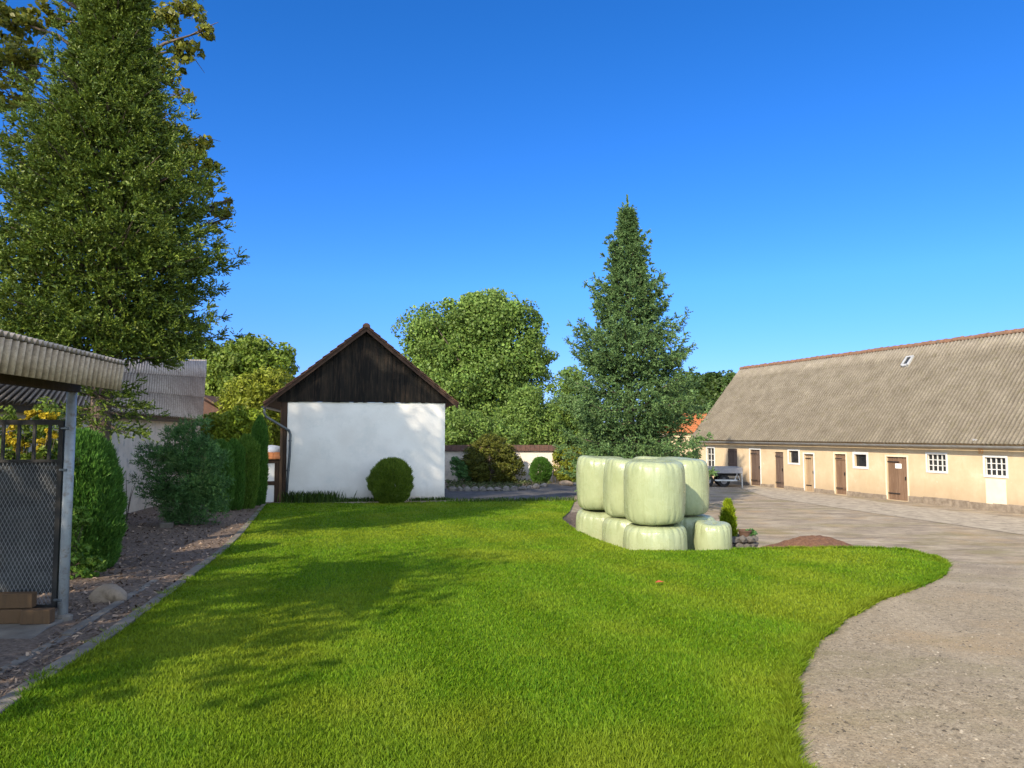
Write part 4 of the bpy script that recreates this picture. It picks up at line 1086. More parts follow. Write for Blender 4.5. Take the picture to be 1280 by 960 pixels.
def clipped(name, base, rx, ry, H, label, mat, n, L, seed, shape='egg', up=1.2, k=5, nw=.012, nl=.08, cat='shrub', group=None, lump=.06):
    """densely leaved clipped form built of upright sprays on and just under its surface"""
    rg = np.random.default_rng(seed); b = np.array(base, float)
    th = rg.uniform(0, 6.283, n); h = rg.uniform(0, 1, n)
    if shape == 'egg': pr = np.sqrt(np.clip(1 - ((h - .36) / .64) ** 2, 0, 1)) * np.where(h < .36, 1 - .28 * ((.36 - h) / .36) ** 2, 1) * np.where(h < .36, 1 / np.sqrt(np.clip(1 - ((h - .36) / .64) ** 2, .05, 1)), 1)
    elif shape == 'ball': pr = np.sqrt(np.clip(1 - ((h - .48) / .52) ** 2, 0, 1)); 
    elif shape == 'column': pr = np.minimum(1, np.minimum((1.0 - h) * 6 + .12, .75 + h))
    else: pr = np.minimum(1, (1.02 - h) ** .5 * 1.25)
    ph = rg.uniform(0, 6.28, 4)
    lm = 1 + lump * (np.sin(3 * th + ph[0] + 4 * h) + .7 * np.sin(7 * th + ph[1] - 7 * h) + .6 * np.sin(5 * h * 6.28 + ph[2] + 2 * th))
    q = rg.uniform(.72, 1.0, n) ** .6
    x, y = np.cos(th) * pr * rx * lm * q, np.sin(th) * pr * ry * lm * q
    P = b + np.stack([x, y, h * H * (1 - .04 * (1 - q))], 1)
    D = np.stack([np.cos(th) * .8, np.sin(th) * .8, np.full(n, up) + 1.2 * (h > .8)], 1) + rg.normal(0, .36, (n, 3))
    t = thing(name, base, label, cat, group)
    obj('foliage', bundles(P - unit(D) * L * .6, D, np.full(n, L), k, nl, nw, rg, 8, 38, tint=rg.uniform(.78, 1.2, n)), mat, t)
    obj('stem', trunk_mb(base, H * .8, min(.06, rx * .12), .02, k=6), 'bark', t)
    return t

# ------------------------------------------------------------------ big conifers
rg = np.random.default_rng(21)
sb = at(123, 600, 13.0); sbase = (sb[0], 13.0, Tz(sb[0], 13.0))
SPR = thing('spruce_tree', sbase, 'huge olive green spruce towering over the corrugated shed roof', 'tree', None)
profL = lambda t: float(np.interp(t, [0, .08, .156, .245, .377, .46, .55, .72, .85, 1], [1.55, 1.85, 2.0, 1.95, 1.55, 1.25, .95, .62, .38, .04])) * (1 + .09 * math.sin(t * 41))
V, limbs, ns = conifer((sbase[0], sbase[1], 0), 12.6, 1.0, 4.5, rg, dz=.33, per=10, droop=.26, tipup=.34, prof=profL, shoot=.21, k=15, nl=.034, nw=.014, sub=.31, spread=.17, var=(.78, 1.08), minsub=.26, out=.45, splay=.45, star=13, ang=(14, 44), asym=.12, inner=17000, isz=.12)
obj('crown', V, 'spruce_a', SPR); obj('inner_boughs', conifer.inner, 'spruce_a', SPR)
limbs.tube([np.array(sbase) + [0, 0, z] for z in (-.1, .1, .5, 2, 5, 8, 11.2)], [.34, .25, .20, .18, .14, .08, .02], 12)
# one long low bough on the right hanging over the hedge
obj('trunk', limbs, 'bark', SPR, smooth=True)
V, lb, ns = conifer((sbase[0] + .1, sbase[1] - .1, 0), 3.95, .66, 3.2, np.random.default_rng(4), dz=.26, per=7, droop=.30, tipup=.15, prof=lambda t: 1., shoot=.185, k=17, nl=.036, nw=.015, sub=.18, spread=.12, minsub=.2, out=.3, splay=.5, star=3, ang=(14, 44))
bo = obj('low_boughs', V, 'spruce_a', SPR); obj('bough_wood', lb, 'bark', bo)

rg = np.random.default_rng(22)
mb_ = at(788, 600, 28.0); mbase = (mb_[0], 28.0, Tz(mb_[0], 28.))
zt = at(788, 250, 28.0)[2]
SP2 = thing('spruce_tree', mbase, 'blue green spruce with drooping boughs standing behind the wrapped bales', 'tree')
profM = lambda t: float(np.interp(t, [0, .11, .286, .43, .57, .71, .857, .95, 1], [2.45, 2.6, 2.4, 2.02, 1.45, .95, .44, .10, .0])) * (1 + .20 * math.sin(t * 34) + .06 * math.sin(t * 71))
V, limbs, ns = conifer((mbase[0], 28., 0), zt - .02, 1.0, 1.55, rg, dz=.56, per=9, droop=.34, tipup=.42, prof=profM, shoot=.27, k=15, nl=.06, nw=.024, sub=.30, hang=.6, spread=.17, sublen=.5, var=(.74, 1.05), minsub=.26, out=.3, splay=.4, star=7, inner=6000, isz=.18)
obj('crown', V, 'spruce_b', SP2); obj('inner_boughs', conifer.inner, 'spruce_b', SP2)
limbs.tube([np.array(mbase) + [0, 0, z] for z in (-.1, .2, 2, 5, 8, zt - .3)], [.36, .26, .22, .16, .09, .02], 10)
obj('trunk', limbs, 'bark', SP2, smooth=True)

# leafy tree half hidden behind the left spruce
def blob_px(px, py, y, rx, rz, ry=None):
    p = at(px, py, y); return (p[0], p[1], p[2], rx * y / F, (ry or rx) * y / F, rz * y / F)
y = 15.5; bb = at(120, 600, y)
bl = [blob_px(*q) for q in [(212, 22, y, 26, 20), (243, 12, y, 20, 14), (258, 38, y, 13, 9), (232, 62, y + .3, 24, 15), (205, 88, y, 26, 22), (228, 118, y, 14, 9), (206, 150, y + .4, 16, 22), (218, 165, y, 12, 10), (256, 176, y, 12, 9), (248, 258, y, 14, 12), (282, 252, y, 9, 7), (232, 200, y, 20, 14),
      (240, 186, y, 18, 14), (222, 215, y, 18, 18), (262, 206, y, 8, 6), (250, 232, y, 22, 15), (268, 262, y, 16, 10), (290, 270, y, 10, 8), (276, 285, y, 9, 7), (205, 255, y, 20, 24),
      (15, 25, y, 40, 24), (30, 75, y, 34, 24), (8, 120, y, 30, 24), (40, 130, y, 18, 14), (-20, 80, y, 30, 40), (60, 20, y, 24, 18), (5, 170, y, 16, 10), (110, -40, y, 90, 50), (-10, -40, y, 60, 40), (215, -30, y, 40, 25)]]
rg = np.random.default_rng(33)
BT = thing('leafy_tree', (bb[0], y, Tz(bb[0], y)), 'loose olive leaved tree whose sprays show behind the huge spruce', 'tree')
P, N, ti, cs = clumps(bl, 680, .15, 24, rg, .15)
obj('crown', leaves(P, N, .072, .55, rg, ti), 'birch', BT)
btop = np.array([bb[0], y, 13.0])
mb = trunk_mb((bb[0], y, Tz(bb[0], y)), 12.5, .22, .03)
for q in bl:
    q0 = np.array(q[:3]); s = np.array([bb[0], y, max(2.5, q0[2] - .45 * abs(q0[0] - bb[0]) - .3)])
    m = s + (q0 - s) * .55 + np.array([0, 0, .25]); mb.tube([s, m, q0], [.06, .035, .012], 5, False)
    for _ in range(4):
        e = q0 + rg.normal(0, .8, 3) * np.array(q[3:]); mb.tube([m + (q0 - m) * rg.uniform(.3, .9), (q0 + e) / 2 + [0, 0, .04], e], [.014, .010, .005], 4, False)
obj('trunk', mb, 'bark', BT, smooth=True)

# ------------------------------------------------------------------ trees behind
def bp(y, L): return [blob_px(a, b, y, rx, rz) for a, b, rx, rz in L]
yb = 62
leafy_tree('leafy_tree', (*at(598, 560, yb)[:2], .25), 13.5, bp(yb, [(600, 420, 44, 48), (560, 420, 42, 42), (640, 425, 36, 48), (618, 395, 38, 26), (530, 415, 26, 26), (545, 450, 36, 40), (575, 480, 50, 50), (620, 470, 40, 50), (665, 440, 24, 16), (690, 440, 10, 7), (655, 468, 26, 20), (580, 525, 46, 40), (540, 500, 30, 40), (622, 515, 30, 36), (600, 385, 24, 16)]),
           'tall broad crowned green tree rising behind the white house', 'poplar', 900, 1.15, 150, .125, .72, .45, 41, 'trees beyond the garden wall', .5)
yb = 50
leafy_tree('leafy_tree', (*at(662, 560, yb)[:2], .3), 6, bp(yb, [(660, 525, 32, 42), (650, 540, 30, 32), (675, 545, 28, 30), (662, 498, 16, 16)]),
           'bushy yellow green tree low behind the garden wall', 'poplar', 420, .55, 70, .10, .5, .18, 42, 'trees beyond the garden wall')
yb = 54
leafy_tree('leafy_tree', (*at(712, 560, yb)[:2], .3), 8, bp(yb, [(712, 500, 26, 36), (700, 535, 28, 34), (728, 520, 26, 44), (712, 475, 14, 16), (740, 545, 30, 30)]),
           'soft green tree close left of the drooping spruce', 'poplar', 420, .6, 70, .105, .5, .2, 43, 'trees beyond the garden wall')
yb = 46
leafy_tree('leafy_tree', (*at(590, 560, yb)[:2], .3), 4, bp(yb, [(575, 540, 30, 26), (610, 545, 24, 22), (555, 545, 20, 22), (640, 550, 18, 14)]),
           'low bright green thicket tree against the garden wall coping', 'poplar', 260, .5, 60, .095, .5, .12, 44, 'trees beyond the garden wall')
yb = 52
leafy_tree('leafy_tree', (*at(305, 560, yb)[:2], .3), 9, bp(yb, [(310, 455, 36, 30), (345, 460, 26, 28), (275, 450, 26, 24), (255, 438, 24, 12), (300, 480, 50, 40), (260, 480, 26, 30), (318, 436, 22, 14), (300, 520, 50, 30)]),
           'dark green round crowned tree left of the black gable', 'maple', 800, .62, 60, .135, .6, .3, 45, 'trees behind the sheds', .45)
yb = 38
leafy_tree('leafy_tree', (*at(318, 570, yb)[:2], .4), 6, bp(yb, [(318, 500, 36, 30), (340, 485, 26, 22), (298, 505, 26, 24), (318, 535, 40, 30), (345, 530, 20, 36), (345, 575, 10, 20)]),
           'yellow green bushy tree beside the black gable', 'yellowgreen', 520, .42, 40, .105, .45, .14, 46, 'trees behind the sheds')
yb = 33
leafy_tree('leafy_shrub', (*at(285, 575, yb)[:2], .4), 3, bp(yb, [(285, 530, 26, 18), (310, 528, 22, 18), (262, 540, 20, 14), (320, 550, 18, 24), (290, 552, 34, 18)]),
           'bright leafy shrub between brick gable and clipped hedge', 'hedgelime', 300, .32, 40, .085, .5, .08, 47, None, cat='shrub')
# woods behind the barn: separate trees
wood = [(852, 500, 26, 36, 84), (880, 490, 22, 26, 88), (905, 492, 22, 28, 86), (868, 520, 30, 30, 82), (925, 500, 24, 30, 90), (832, 515, 24, 34, 86), (955, 512, 26, 36, 92)]
wl = ['dark green tree just right of the drooping spruce', 'dark tree behind the orange roof, tallest of the wood', 'dark tree directly beyond the barn roof corner', 'low dark tree standing over the orange tiled roof', 'dark tree sunk behind the left end of the barn roof', 'dark tree half covered by the drooping spruce', 'dark tree mostly hidden behind the barn roof']
for i, (a, b, rx, rz, yy) in enumerate(wood):
    leafy_tree('wood_tree', (*at(a, 560, yy)[:2], .2), 9, bp(yy, [(a, b, rx, rz), (a - 8, b + 18, rx, rz), (a + 9, b - rz * .25, rx * .6, rz * .8), (a, b + 40, rx, rz)]), wl[i], 'darkleaf', 260, .75, 36, .24, .55, .3, 50 + i, 'dark trees behind the barn', nlimb=6)
# far belt of woods: one mass
rg = np.random.default_rng(70)
bl = [(x, 130 + rg.uniform(-8, 8), 1.4, 6, 5, rg.uniform(2.5, 4.2)) for x in np.arange(-130, 150, 6)]
P, N, ti, cs = clumps(bl, 1300, 1.2, 22, rg, .5)
struct(obj('far_woods', leaves(P, N, .5, .6, rg, ti), 'darkleaf'), 'stuff')

# ------------------------------------------------------------------ shrubs and hedges
def gp_(px, py, fn=None):
    p = hit(px, py); return (float(p[0]), float(p[1]), Tz(p[0], p[1]))
b = gp_(97, 712)
clipped('thuja_bush', b, .60, .60, at(100, 543, b[1])[2] - b[2], 'tall egg shaped green thuja beside the pipe post', 'thuja', 15000, .14, 61, 'egg', 1.6, 6, .0085, .08)
b = gp_(238, 656)
zt_ = at(235, 528, b[1])[2]
sc = b[1] / F
sh_bl = [blob_px(x, yy, b[1] + dy, r, r2) for x, yy, r, r2, dy in [(232, 600, 36, 40, 0), (248, 590, 32, 44, .1), (228, 565, 24, 26, 0), (205, 580, 20, 16, 0), (188, 570, 14, 12, 0), (180, 600, 9, 8, 0), (196, 615, 18, 12, 0), (240, 545, 22, 16, 0), (255, 620, 26, 34, 0), (225, 630, 26, 22, 0), (262, 580, 18, 26, .2), (215, 545, 12, 10, 0)]]
needle_shrub('pine_bush', b, sh_bl, 'sprawling blue green pine bush in front of the shed wall', 'pine', 420, .17, 16, .13, 11, .075, .0075, 62)
hed = [(274, 640, 553, 15, 'thuja', 'short dark thuja hedge plant right behind the pine bush'), (290, 638, 552, 13, 'thuja', 'dark narrow thuja in the middle of the hedge row'),
       (306, 636, 546, 15, 'thuja_l', 'fresh green topped thuja column nearest but one to the house'), (323, 632, 522, 9, 'thuja', 'tallest slim thuja column beside the half-timbered wall')]
for i, (px, py, tp, r, mt, lab) in enumerate(hed):
    b = gp_(px, py); clipped('thuja_column', b, r * b[1] / F, r * b[1] / F, at(px, tp, b[1])[2] - b[2], lab, mt, 5200, .14, 63 + i, 'column', 2.2, 6, .010, .10, group='clipped thuja row')
b = gp_(489.5, 629)
clipped('box_ball', b, 26.5 * b[1] / F, 26.5 * b[1] / F, at(489, 575, b[1])[2] - b[2], 'round clipped box bush in front of the white house wall', 'box', 7000, .13, 71, 'ball', 1.4, 6, .011, .095, lump=.075)
# weedy tuft along the foot of the house wall
def tuft(name, pts, n, hmin, hmax, mat, label, seed, cat='plant', spread=.18, base=None, curve=.5, wd=.011):
    rg = np.random.default_rng(seed); pts = np.array(pts)
    i = rg.uniform(0, len(pts) - 1.001, n); a = i.astype(int); f = (i - a)[:, None]
    q = pts[a] * (1 - f) + pts[a + 1] * f; q[:, :2] += rg.normal(0, spread, (n, 2))
    z = T(q[:, 0], q[:, 1])
    L = rg.uniform(hmin, hmax, n); an = rg.uniform(0, 6.28, n); lean = rg.uniform(.1, .7, n) * curve
    d = np.stack([np.cos(an) * lean, np.sin(an) * lean, np.ones(n)], 1)
    B0 = np.stack([q[:, 0], q[:, 1], z], 1); s = np.stack([-np.sin(an), np.cos(an), np.zeros(n)], 1) * wd
    m = B0 + d * (L * .55)[:, None]; tp = B0 + d * L[:, None] * np.array([1.5, 1.5, .95])
    V = np.stack([B0 - s, B0 + s, m + s * .9, tp, m - s * .9], 1)
    o = obj(name, (V, 5, rg.uniform(.75, 1.25, n)), mat, base=pts[0] if base is None else base); tag(o, label, cat); return o
h0 = HF.p(.15, .18, 0); h1 = HF.p(1.75, .2, 0); 
tuft('grass_clump', [h0, HF.p(.9, .25, 0), h1], 700, .2, .48, 'weeds', 'tuft of long dark grass at the left foot of the white wall', 81)
tuft('weed_strip', [HF.p(1.6, .15, 0), HF.p(3.2, .15, 0)], 420, .08, .20, 'weeds', 'low weeds between grass tuft and clipped box ball', 82, spread=.10)
tuft('weed_strip', [HF.p(4.3, .12, 0), HF.p(uR + .2, .15, 0)], 420, .06, .16, 'weeds', 'low weeds along the wall foot right of the box ball', 83, spread=.10)
p0 = np.array([*hit(562, 628)[:2], 0]); p1 = np.array([*hit(640, 627)[:2], 0]); p2 = np.array([*hit(716, 626)[:2], 0])
tuft('weed_strip', [p0, p1, p2], 900, .05, .20, 'weeds', 'rough grass fringe where the lawn meets the asphalt drive', 84, spread=.14)

# flower bed right of the house
def on(px, py): 
    p = hit(px, py); return np.array([p[0], p[1], Tz(p[0], p[1])])
b = tuple(on(612, 606)); yb = b[1] + 1.2
leafy_tree('round_bush', (b[0], yb, Tz(b[0], yb)), 1.5, [blob_px(613, 577, yb, 33, 30), blob_px(592, 585, yb, 18, 20), blob_px(636, 585, yb, 18, 20), blob_px(612, 562, yb, 24, 18)], 'broad olive brown domed bush against the garden wall', 'olive', 620, .20, 46, .055, .45, .06, 91, None, .75, 'shrub')
b = on(574, 606)
leafy_tree('leafy_shrub', tuple(b + [0, .6, 0]), .9, [blob_px(574, 584, b[1] + .6, 10, 14), blob_px(568, 576, b[1] + .6, 6, 6), blob_px(580, 592, b[1] + .6, 10, 10)], 'small blue green shrub between house corner and olive bush', 'pine', 120, .13, 30, .06, .35, .03, 92, None, .3, 'shrub')
b = on(676.5, 605); yb = b[1] + .6
clipped('round_bush', (b[0], yb, Tz(b[0], yb)), 13.5 * yb / F, 13.5 * yb / F, at(676, 572.5, yb)[2] - Tz(b[0], yb), 'small dark clipped dome bush before the white garden wall', 'thuja', 4200, .11, 93, 'ball', 1.0, 6, .012, .085)
b = on(708, 606); yb = b[1] + .3
leafy_tree('round_bush', (b[0], yb, Tz(b[0], yb)), 1.5, [blob_px(708, 582, yb, 15, 20), blob_px(703, 570, yb, 11, 12), blob_px(720, 575, yb, 12, 16), blob_px(712, 594, yb, 16, 10)], 'yellow green bush left of the wrapped bales', 'yellowgreen', 330, .17, 40, .055, .45, .05, 94, None, .5, 'shrub')
# ground cover and edging stones
bed2 = [hit(*p)[:2] for p in [(559, 613), (640, 613), (668, 611), (690, 604), (688, 600), (556, 600)]]
sheet('flower_bed', bed2, 'mulch', .02, .6)
rg = np.random.default_rng(95); Pb = np.array(bed2); lo, hi = Pb.min(0), Pb.max(0)
Q = rg.uniform(lo, hi, (2600, 2)); Q = Q[in_poly(Q, Pb)]; Q3 = np.stack([Q[:, 0], Q[:, 1], T(Q[:, 0], Q[:, 1]) + rg.uniform(.02, .16, len(Q))], 1)
struct(obj('ground_cover', leaves(Q3, rdir(len(Q3), rg) + [0, 0, .8], .07, .4, rg), 'groundcover'), 'stuff')
es = [on(px, py) for px, py in [(566, 614), (575, 614.2), (584, 614.1), (594, 614), (603, 614.2), (613, 614), (623, 614.1), (633, 614), (643, 613.5), (653, 613), (662, 612), (671, 611), (680, 609)]]
for i, p in enumerate(es):
    mb = MB(); mb.rock(p + [0, 0, .07], (.15 + .04 * rg.random(), .11, .11 + .05 * rg.random()), 100 + i, 2)
    tag(obj('edging_stone', mb, 'stone', base=p), 'grey field stone in the row edging the flower bed by the drive', 'stone', 'edging stones of the flower bed')
mb = MB(); p = on(707, 607); mb.rock(p + [0, 0, .1], (.35, .22, .16), 120, 2); tag(obj('boulder', mb, 'tanrock', base=p, smooth=True), 'tan boulder at the foot of the yellow green bush', 'boulder')
# white metal hoop beside the dome bush
mb = MB(); c = on(686, 604); yb = c[1] + .55; c0 = at(676, 600, yb); c0[2] = Tz(c0[0], yb)
r_ = 18 * yb / F; mb.tube([c0 + [r_ * math.cos(a), 0, -.05 + 1.02 * (at(676, 570, yb)[2] - c0[2]) * max(0, math.sin(a))] for a in np.linspace(0, math.pi, 15)], .035, 6)
tag(obj('garden_hoop', mb, 'whitepaint', base=c0, smooth=True), 'pale arched hoop standing over the small dome bush', 'hoop')

# ------------------------------------------------------------------ wrapped bales
def bale(name, c, r, h, label, seed, group, lean=(0, 0)):
    rg = np.random.default_rng(seed); k = 110; m = 30; V = []; Fc = []
    ph = rg.uniform(0, 6.28, 8); npl = int(rg.integers(15, 21))
    pa = np.cumsum(rg.uniform(.6, 1.4, npl)); pa = pa / pa[-1] * 6.283
    rows = []
    for i in range(m + 1):
        t = -1 + 2 * i / m; a = t * math.pi / 2
        e = .27
        rows.append((abs(math.cos(a)) ** e, math.copysign(abs(math.sin(a)) ** e, a)))
    rows = [(q, z) for q, z in rows]
    for i, (q, z) in enumerate(rows):
        for j in range(k):
            th = 2 * math.pi * j / k
            bulge = 1 + .05 * (1 - z * z) + .018 * math.sin(2 * th + ph[0]) + .012 * math.sin(3 * th + ph[1] + 1.5 * z)
            edge = max(0, abs(z) - .45) / .55
            pl = sum(math.exp(-((((th - x + math.pi) % 6.2832) - math.pi) / .045) ** 2) for x in pa)
            rr = r * q * bulge * (1 - .06 * pl * edge) + .006 * math.sin(9 * th + 5 * z + ph[2]) * q
            zz = h / 2 * z * (1 + .02 * math.sin(2 * th + ph[3])) + (.025 * math.cos(th + ph[4]) * q if z > .8 else 0) - (.05 * (1 - q) if z > .9 else 0) * 1.0
            x, y_ = rr * math.cos(th), rr * math.sin(th)
            V.append((c[0] + x + lean[0] * (z + 1) / 2, c[1] + y_ + lean[1] * (z + 1) / 2, c[2] + h / 2 + zz))
    for i in range(m):
        for j in range(k): Fc.append((i * k + j, i * k + (j + 1) % k, (i + 1) * k + (j + 1) % k, (i + 1) * k + j))
    Fc += [tuple(range(k))[::-1], tuple(range(m * k, (m + 1) * k))]
    mb = MB(); mb.add(V, Fc)
    o = obj(name, mb, 'bale', base=(c[0], c[1], c[2]), smooth=True)
    s_ = o.modifiers.new('sub', 'SUBSURF'); s_.levels = 1; s_.render_levels = 1
    return tag(o, label, 'hay bale', group)
pos = {'C': (2.72, 13.85), 'B': (2.46, 15.02), 'A': (2.04, 16.42), 'D': (3.60, 15.45), 'E': (3.30, 16.68)}
up = {'A': 'pale green wrapped bale at the far left of the upper row, shaded on its left', 'B': 'upper wrapped bale squeezed between the shaded left bale and the front one', 'C': 'foremost upper wrapped bale, brightly lit and bulging over the lower row',
      'D': 'upper wrapped bale at the right rear with a curved shadow across it', 'E': 'wrapped bale at the back of the top row, only its top showing'}
lo_ = {'A': 'lower wrapped bale in shade at the left end of the stack', 'B': 'lower wrapped bale between the shaded left one and the front one', 'C': 'lower wrapped bale carrying the foremost bright bale at the lawn edge',
       'D': 'dark shaded lower wrapped bale behind the small right hand bale', 'E': 'lower wrapped bale hidden at the back of the stack'}
jit = np.random.default_rng(6)
for i, kx in enumerate('ABCDE'):
    x, y = pos[kx]
    bale('wrapped_bale', (x + (.12 if kx == 'D' else 0), y, .02), .575 if kx != 'D' else .60, 1.19, lo_[kx], 130 + i, 'wrapped bales stacked by the lawn')
    bale('wrapped_bale', (x, y, 1.205), .560, 1.19 + jit.uniform(-.01, .02), up[kx], 140 + i, 'wrapped bales stacked by the lawn', (jit.uniform(-.015, .015), jit.uniform(-.02, .02)))
bale('wrapped_bale', (3.92, 14.25, .02), .36, 1.17, 'small tapered wrapped bale alone at the right foot of the stack', 150, 'wrapped bales stacked by the lawn')

# ------------------------------------------------------------------ yard things beside the bales
pt_ = at(914, 655, 17.6); gz_ = 0.0
mb = MB()
c = np.array([pt_[0], 17.6, Tz(pt_[0], 17.6)])
# stone trough, low paving slab, potted dwarf conifer, mulch heap
TR = thing('stone_planter', c + [.35, 0, 0], 'low grey stone planter ring beside the small wrapped bale', 'planter')
mb = MB(); rg = np.random.default_rng(160)
for lvl in range(3):
    for j in range(12):
        a = 6.283 * (j + .5 * lvl) / 12; mb.rock(c + [.16 + .36 * math.cos(a), .36 * math.sin(a), .09 + .15 * lvl], (.13, .12, .09), 200 + j + 20 * lvl, 1)
obj('stone_ring', mb, 'darkstone', TR)
mb = MB(); mb.lathe(c + [.16, 0, 0], [(.05, .28), (.34, .30), (.34, .36), (.05, .42)], 16); obj('soil', mb, 'mulch', TR)
PC = c + [.16, -.15, .40]
POT = thing('plant_pot', PC, 'brown plant pot standing on the stone planter', 'plant pot')
mb = MB(); mb.lathe(PC + [.12, 0, 0], [(.11, 0), (.15, .16), (.165, .165), (.165, .20), (.14, .20), (.13, .16)], 18); obj('vessel', mb, 'pot', POT, smooth=False)
DC = c + [-.08, -.05, .44]
clipped('dwarf_conifer', tuple(DC), .15, .15, at(907, 627, 17.5)[2] - DC[2], 'small lime green dwarf conifer peeping over the small bale', 'limegreen', 1500, .11, 161, 'cone', 1.3, 6, .011, .085, lump=.16)
leafy_tree('low_shrub', tuple(c + [.42, -.1, .40]), .3, [(c[0] + .42, c[1] - .1, .50, .12, .12, .09)], 'small grey green plant growing in the stone planter', 'pine', 40, .06, 24, .04, .4, .012, 162, None, .2, 'plant')
q = at(940, 676, 15.4)
mb = MB(); z = Tz(q[0], 15.4); mb.slab([(q[0] - .55, 15.0, z - .05), (q[0] + .35, 15.0, z - .05), (q[0] + .75, 16.3, z - .05), (q[0] - .15, 16.3, z - .05)], (0, 0, .10)); tag(obj('paving_slab', mb, 'concrete', base=(q[0], 15.6, z), bevel=.01), 'flat grey paving slab between small bale and mulch heap', 'paving slab')
# heap of red mulch
def heap(name, c, rx, ry, h, mat, label, seed, cat):
    rg = np.random.default_rng(seed); mb = MB(); nx_ = 40; V = []; Fc = []
    for j in range(nx_ + 1):
        for i in range(nx_ + 1):
            x = -1 + 2 * i / nx_; y = -1 + 2 * j / nx_; r = math.hypot(x, y)
            wx, wy = c[0] + x * rx, c[1] + y * ry
            z = Tz(wx, wy) - .02 + h * max(0, 1 - r * r) ** .9 * (1 + .2 * math.sin(5 * x + 1) + .15 * math.sin(7 * y)) + rg.uniform(-.015, .015)
            V.append((wx, wy, z))
    for j in range(nx_):
        for i in range(nx_): Fc.append((j * (nx_ + 1) + i, j * (nx_ + 1) + i + 1, (j + 1) * (nx_ + 1) + i + 1, (j + 1) * (nx_ + 1) + i))
    mb.add(V, Fc); o = obj(name, mb, mat, base=c); return tag(o, label, cat)
q = at(1014, 680, 15.9)
heap('mulch_heap', (q[0], 15.9, Tz(q[0], 15.9)), 2.2, 1.5, .50, 'soil', 'low heap of reddish brown mulch behind the lawn tip', 171, 'mulch heap')
# fallen leaf on the lawn
p = march(824, 735, lawn_z); mb = MB(); mb.add([p + [-.05, 0, .07], p + [0, -.03, .08], p + [.06, 0, .075], p + [0, .04, .09]], [(0, 1, 2, 3)]); tag(obj('fallen_leaf', mb, 'redleaf', base=p, solid=.002), 'single red leaf lying on the sunny part of the lawn', 'leaf')

# ------------------------------------------------------------------ flat trailer by the barn
ty = 39.5; a = at(868, 590, ty); b2 = at(926.5, 590, ty)
tz = Tz(a[0], ty)
zt1, zt0 = at(900, 584.2, ty)[2], at(900, 591.3, ty)[2]
TRL = thing('flat_trailer', (a[0] + 1, ty, tz), 'grey flatbed farm trailer parked at the left end of the barn', 'trailer')
TF = Frame((a[0], ty, 0), (1, -.12, 0)); 
if TF.N[1] > 0: TF.N = -TF.N
W_ = b2[0] - a[0]
mb = MB(); mb.box(TF, 0, W_, 0, .04, zt0, zt1); mb.box(TF, 0, .04, -1.7, -.003, zt0, zt1); mb.box(TF, W_ - .04, W_, -1.7, -.003, zt0, zt1); mb.box(TF, 0, W_, -1.75, -1.71, zt0, zt1)
obj('side_board', mb, 'greyside', TRL, bevel=.006)
mb = MB(); mb.box(TF, .045, W_ - .045, -1.7, -.005, zt0 + .03, zt0 + .08); obj('bed', mb, 'timber', TRL)
mb = MB(); mb.box(TF, .1, W_ - .1, -.42, -.30, zt0 - .16, zt0 - .003); mb.box(TF, .1, W_ - .1, -1.4, -1.28, zt0 - .16, zt0 - .003); mb.box(TF, W_ * .5, W_ - .15, -.06, .0, zt0 - .36, zt0 - .28)
obj('chassis', mb, 'ironblack', TRL)
mb = MB(); mb.box(TF, W_ * .42, W_ - .30, .005, .05, zt0 - .42, zt0 - .34); mb.tube([TF.p(W_ - .42, .02, zt0 - .36), TF.p(W_ - .30, .02, zt0 - .01), TF.p(W_ - .16, .02, zt0 - .36)], .03, 6); mb.box(TF, W_ - .06, W_ - .02, -.05, .02, tz, zt0 - .003)
obj('under_rail', mb, 'silver', TRL)
for u in (W_ * .28, W_ * .62):
    for n_ in (-.22, -1.5):
        c = TF.p(u, n_, tz + .33); mb = MB(); mb.tube([c - TF.N * .11, c + TF.N * .11], .33, 20); wh = obj('wheel', mb, 'rubber', TRL, bevel=.03)
        mb = MB(); mb.tube([c - TF.N * .09, c + TF.N * .125], .17, 16); obj('rim', mb, 'greyside', wh)
mb = MB(); mb.tube([TF.p(W_ * .28, -1.55, tz + .33), TF.p(W_ * .28, -.15, tz + .33)], .05, 8); mb.tube([TF.p(W_ * .62, -1.55, tz + .33), TF.p(W_ * .62, -.15, tz + .33)], .05, 8); obj('axle', mb, 'ironblack', TRL)

# ------------------------------------------------------------------ canopy, fence and boards at the left
pz = Tz(*post_p[:2])
CAN = thing('corrugated_canopy', (post_p[0], post_p[1], pz), 'corrugated sheet canopy carried by a grey pipe post', 'canopy')
px_, py_ = post_p[0], post_p[1]
zc0 = at(84, 489, py_)[2]
mb = MB(); mb.tube([(px_, py_, pz - .05), (px_, py_, zc0 + .05)], .046, 14); obj('post', mb, 'pipe', CAN, smooth=True)
mb = MB(); mb.lathe((px_, py_, zsl - .002), [(.09, -.1), (.09, .01), (.048, .03)], 12); obj('post_foot', mb, 'darkconcrete', CAN)
fa = at(148, 488, py_ + .15); fdir = np.array([.134, -.99, 0]); fdir /= np.linalg.norm(fdir)
def fz(pxl, pyl, y): return at(pxl, pyl, y)
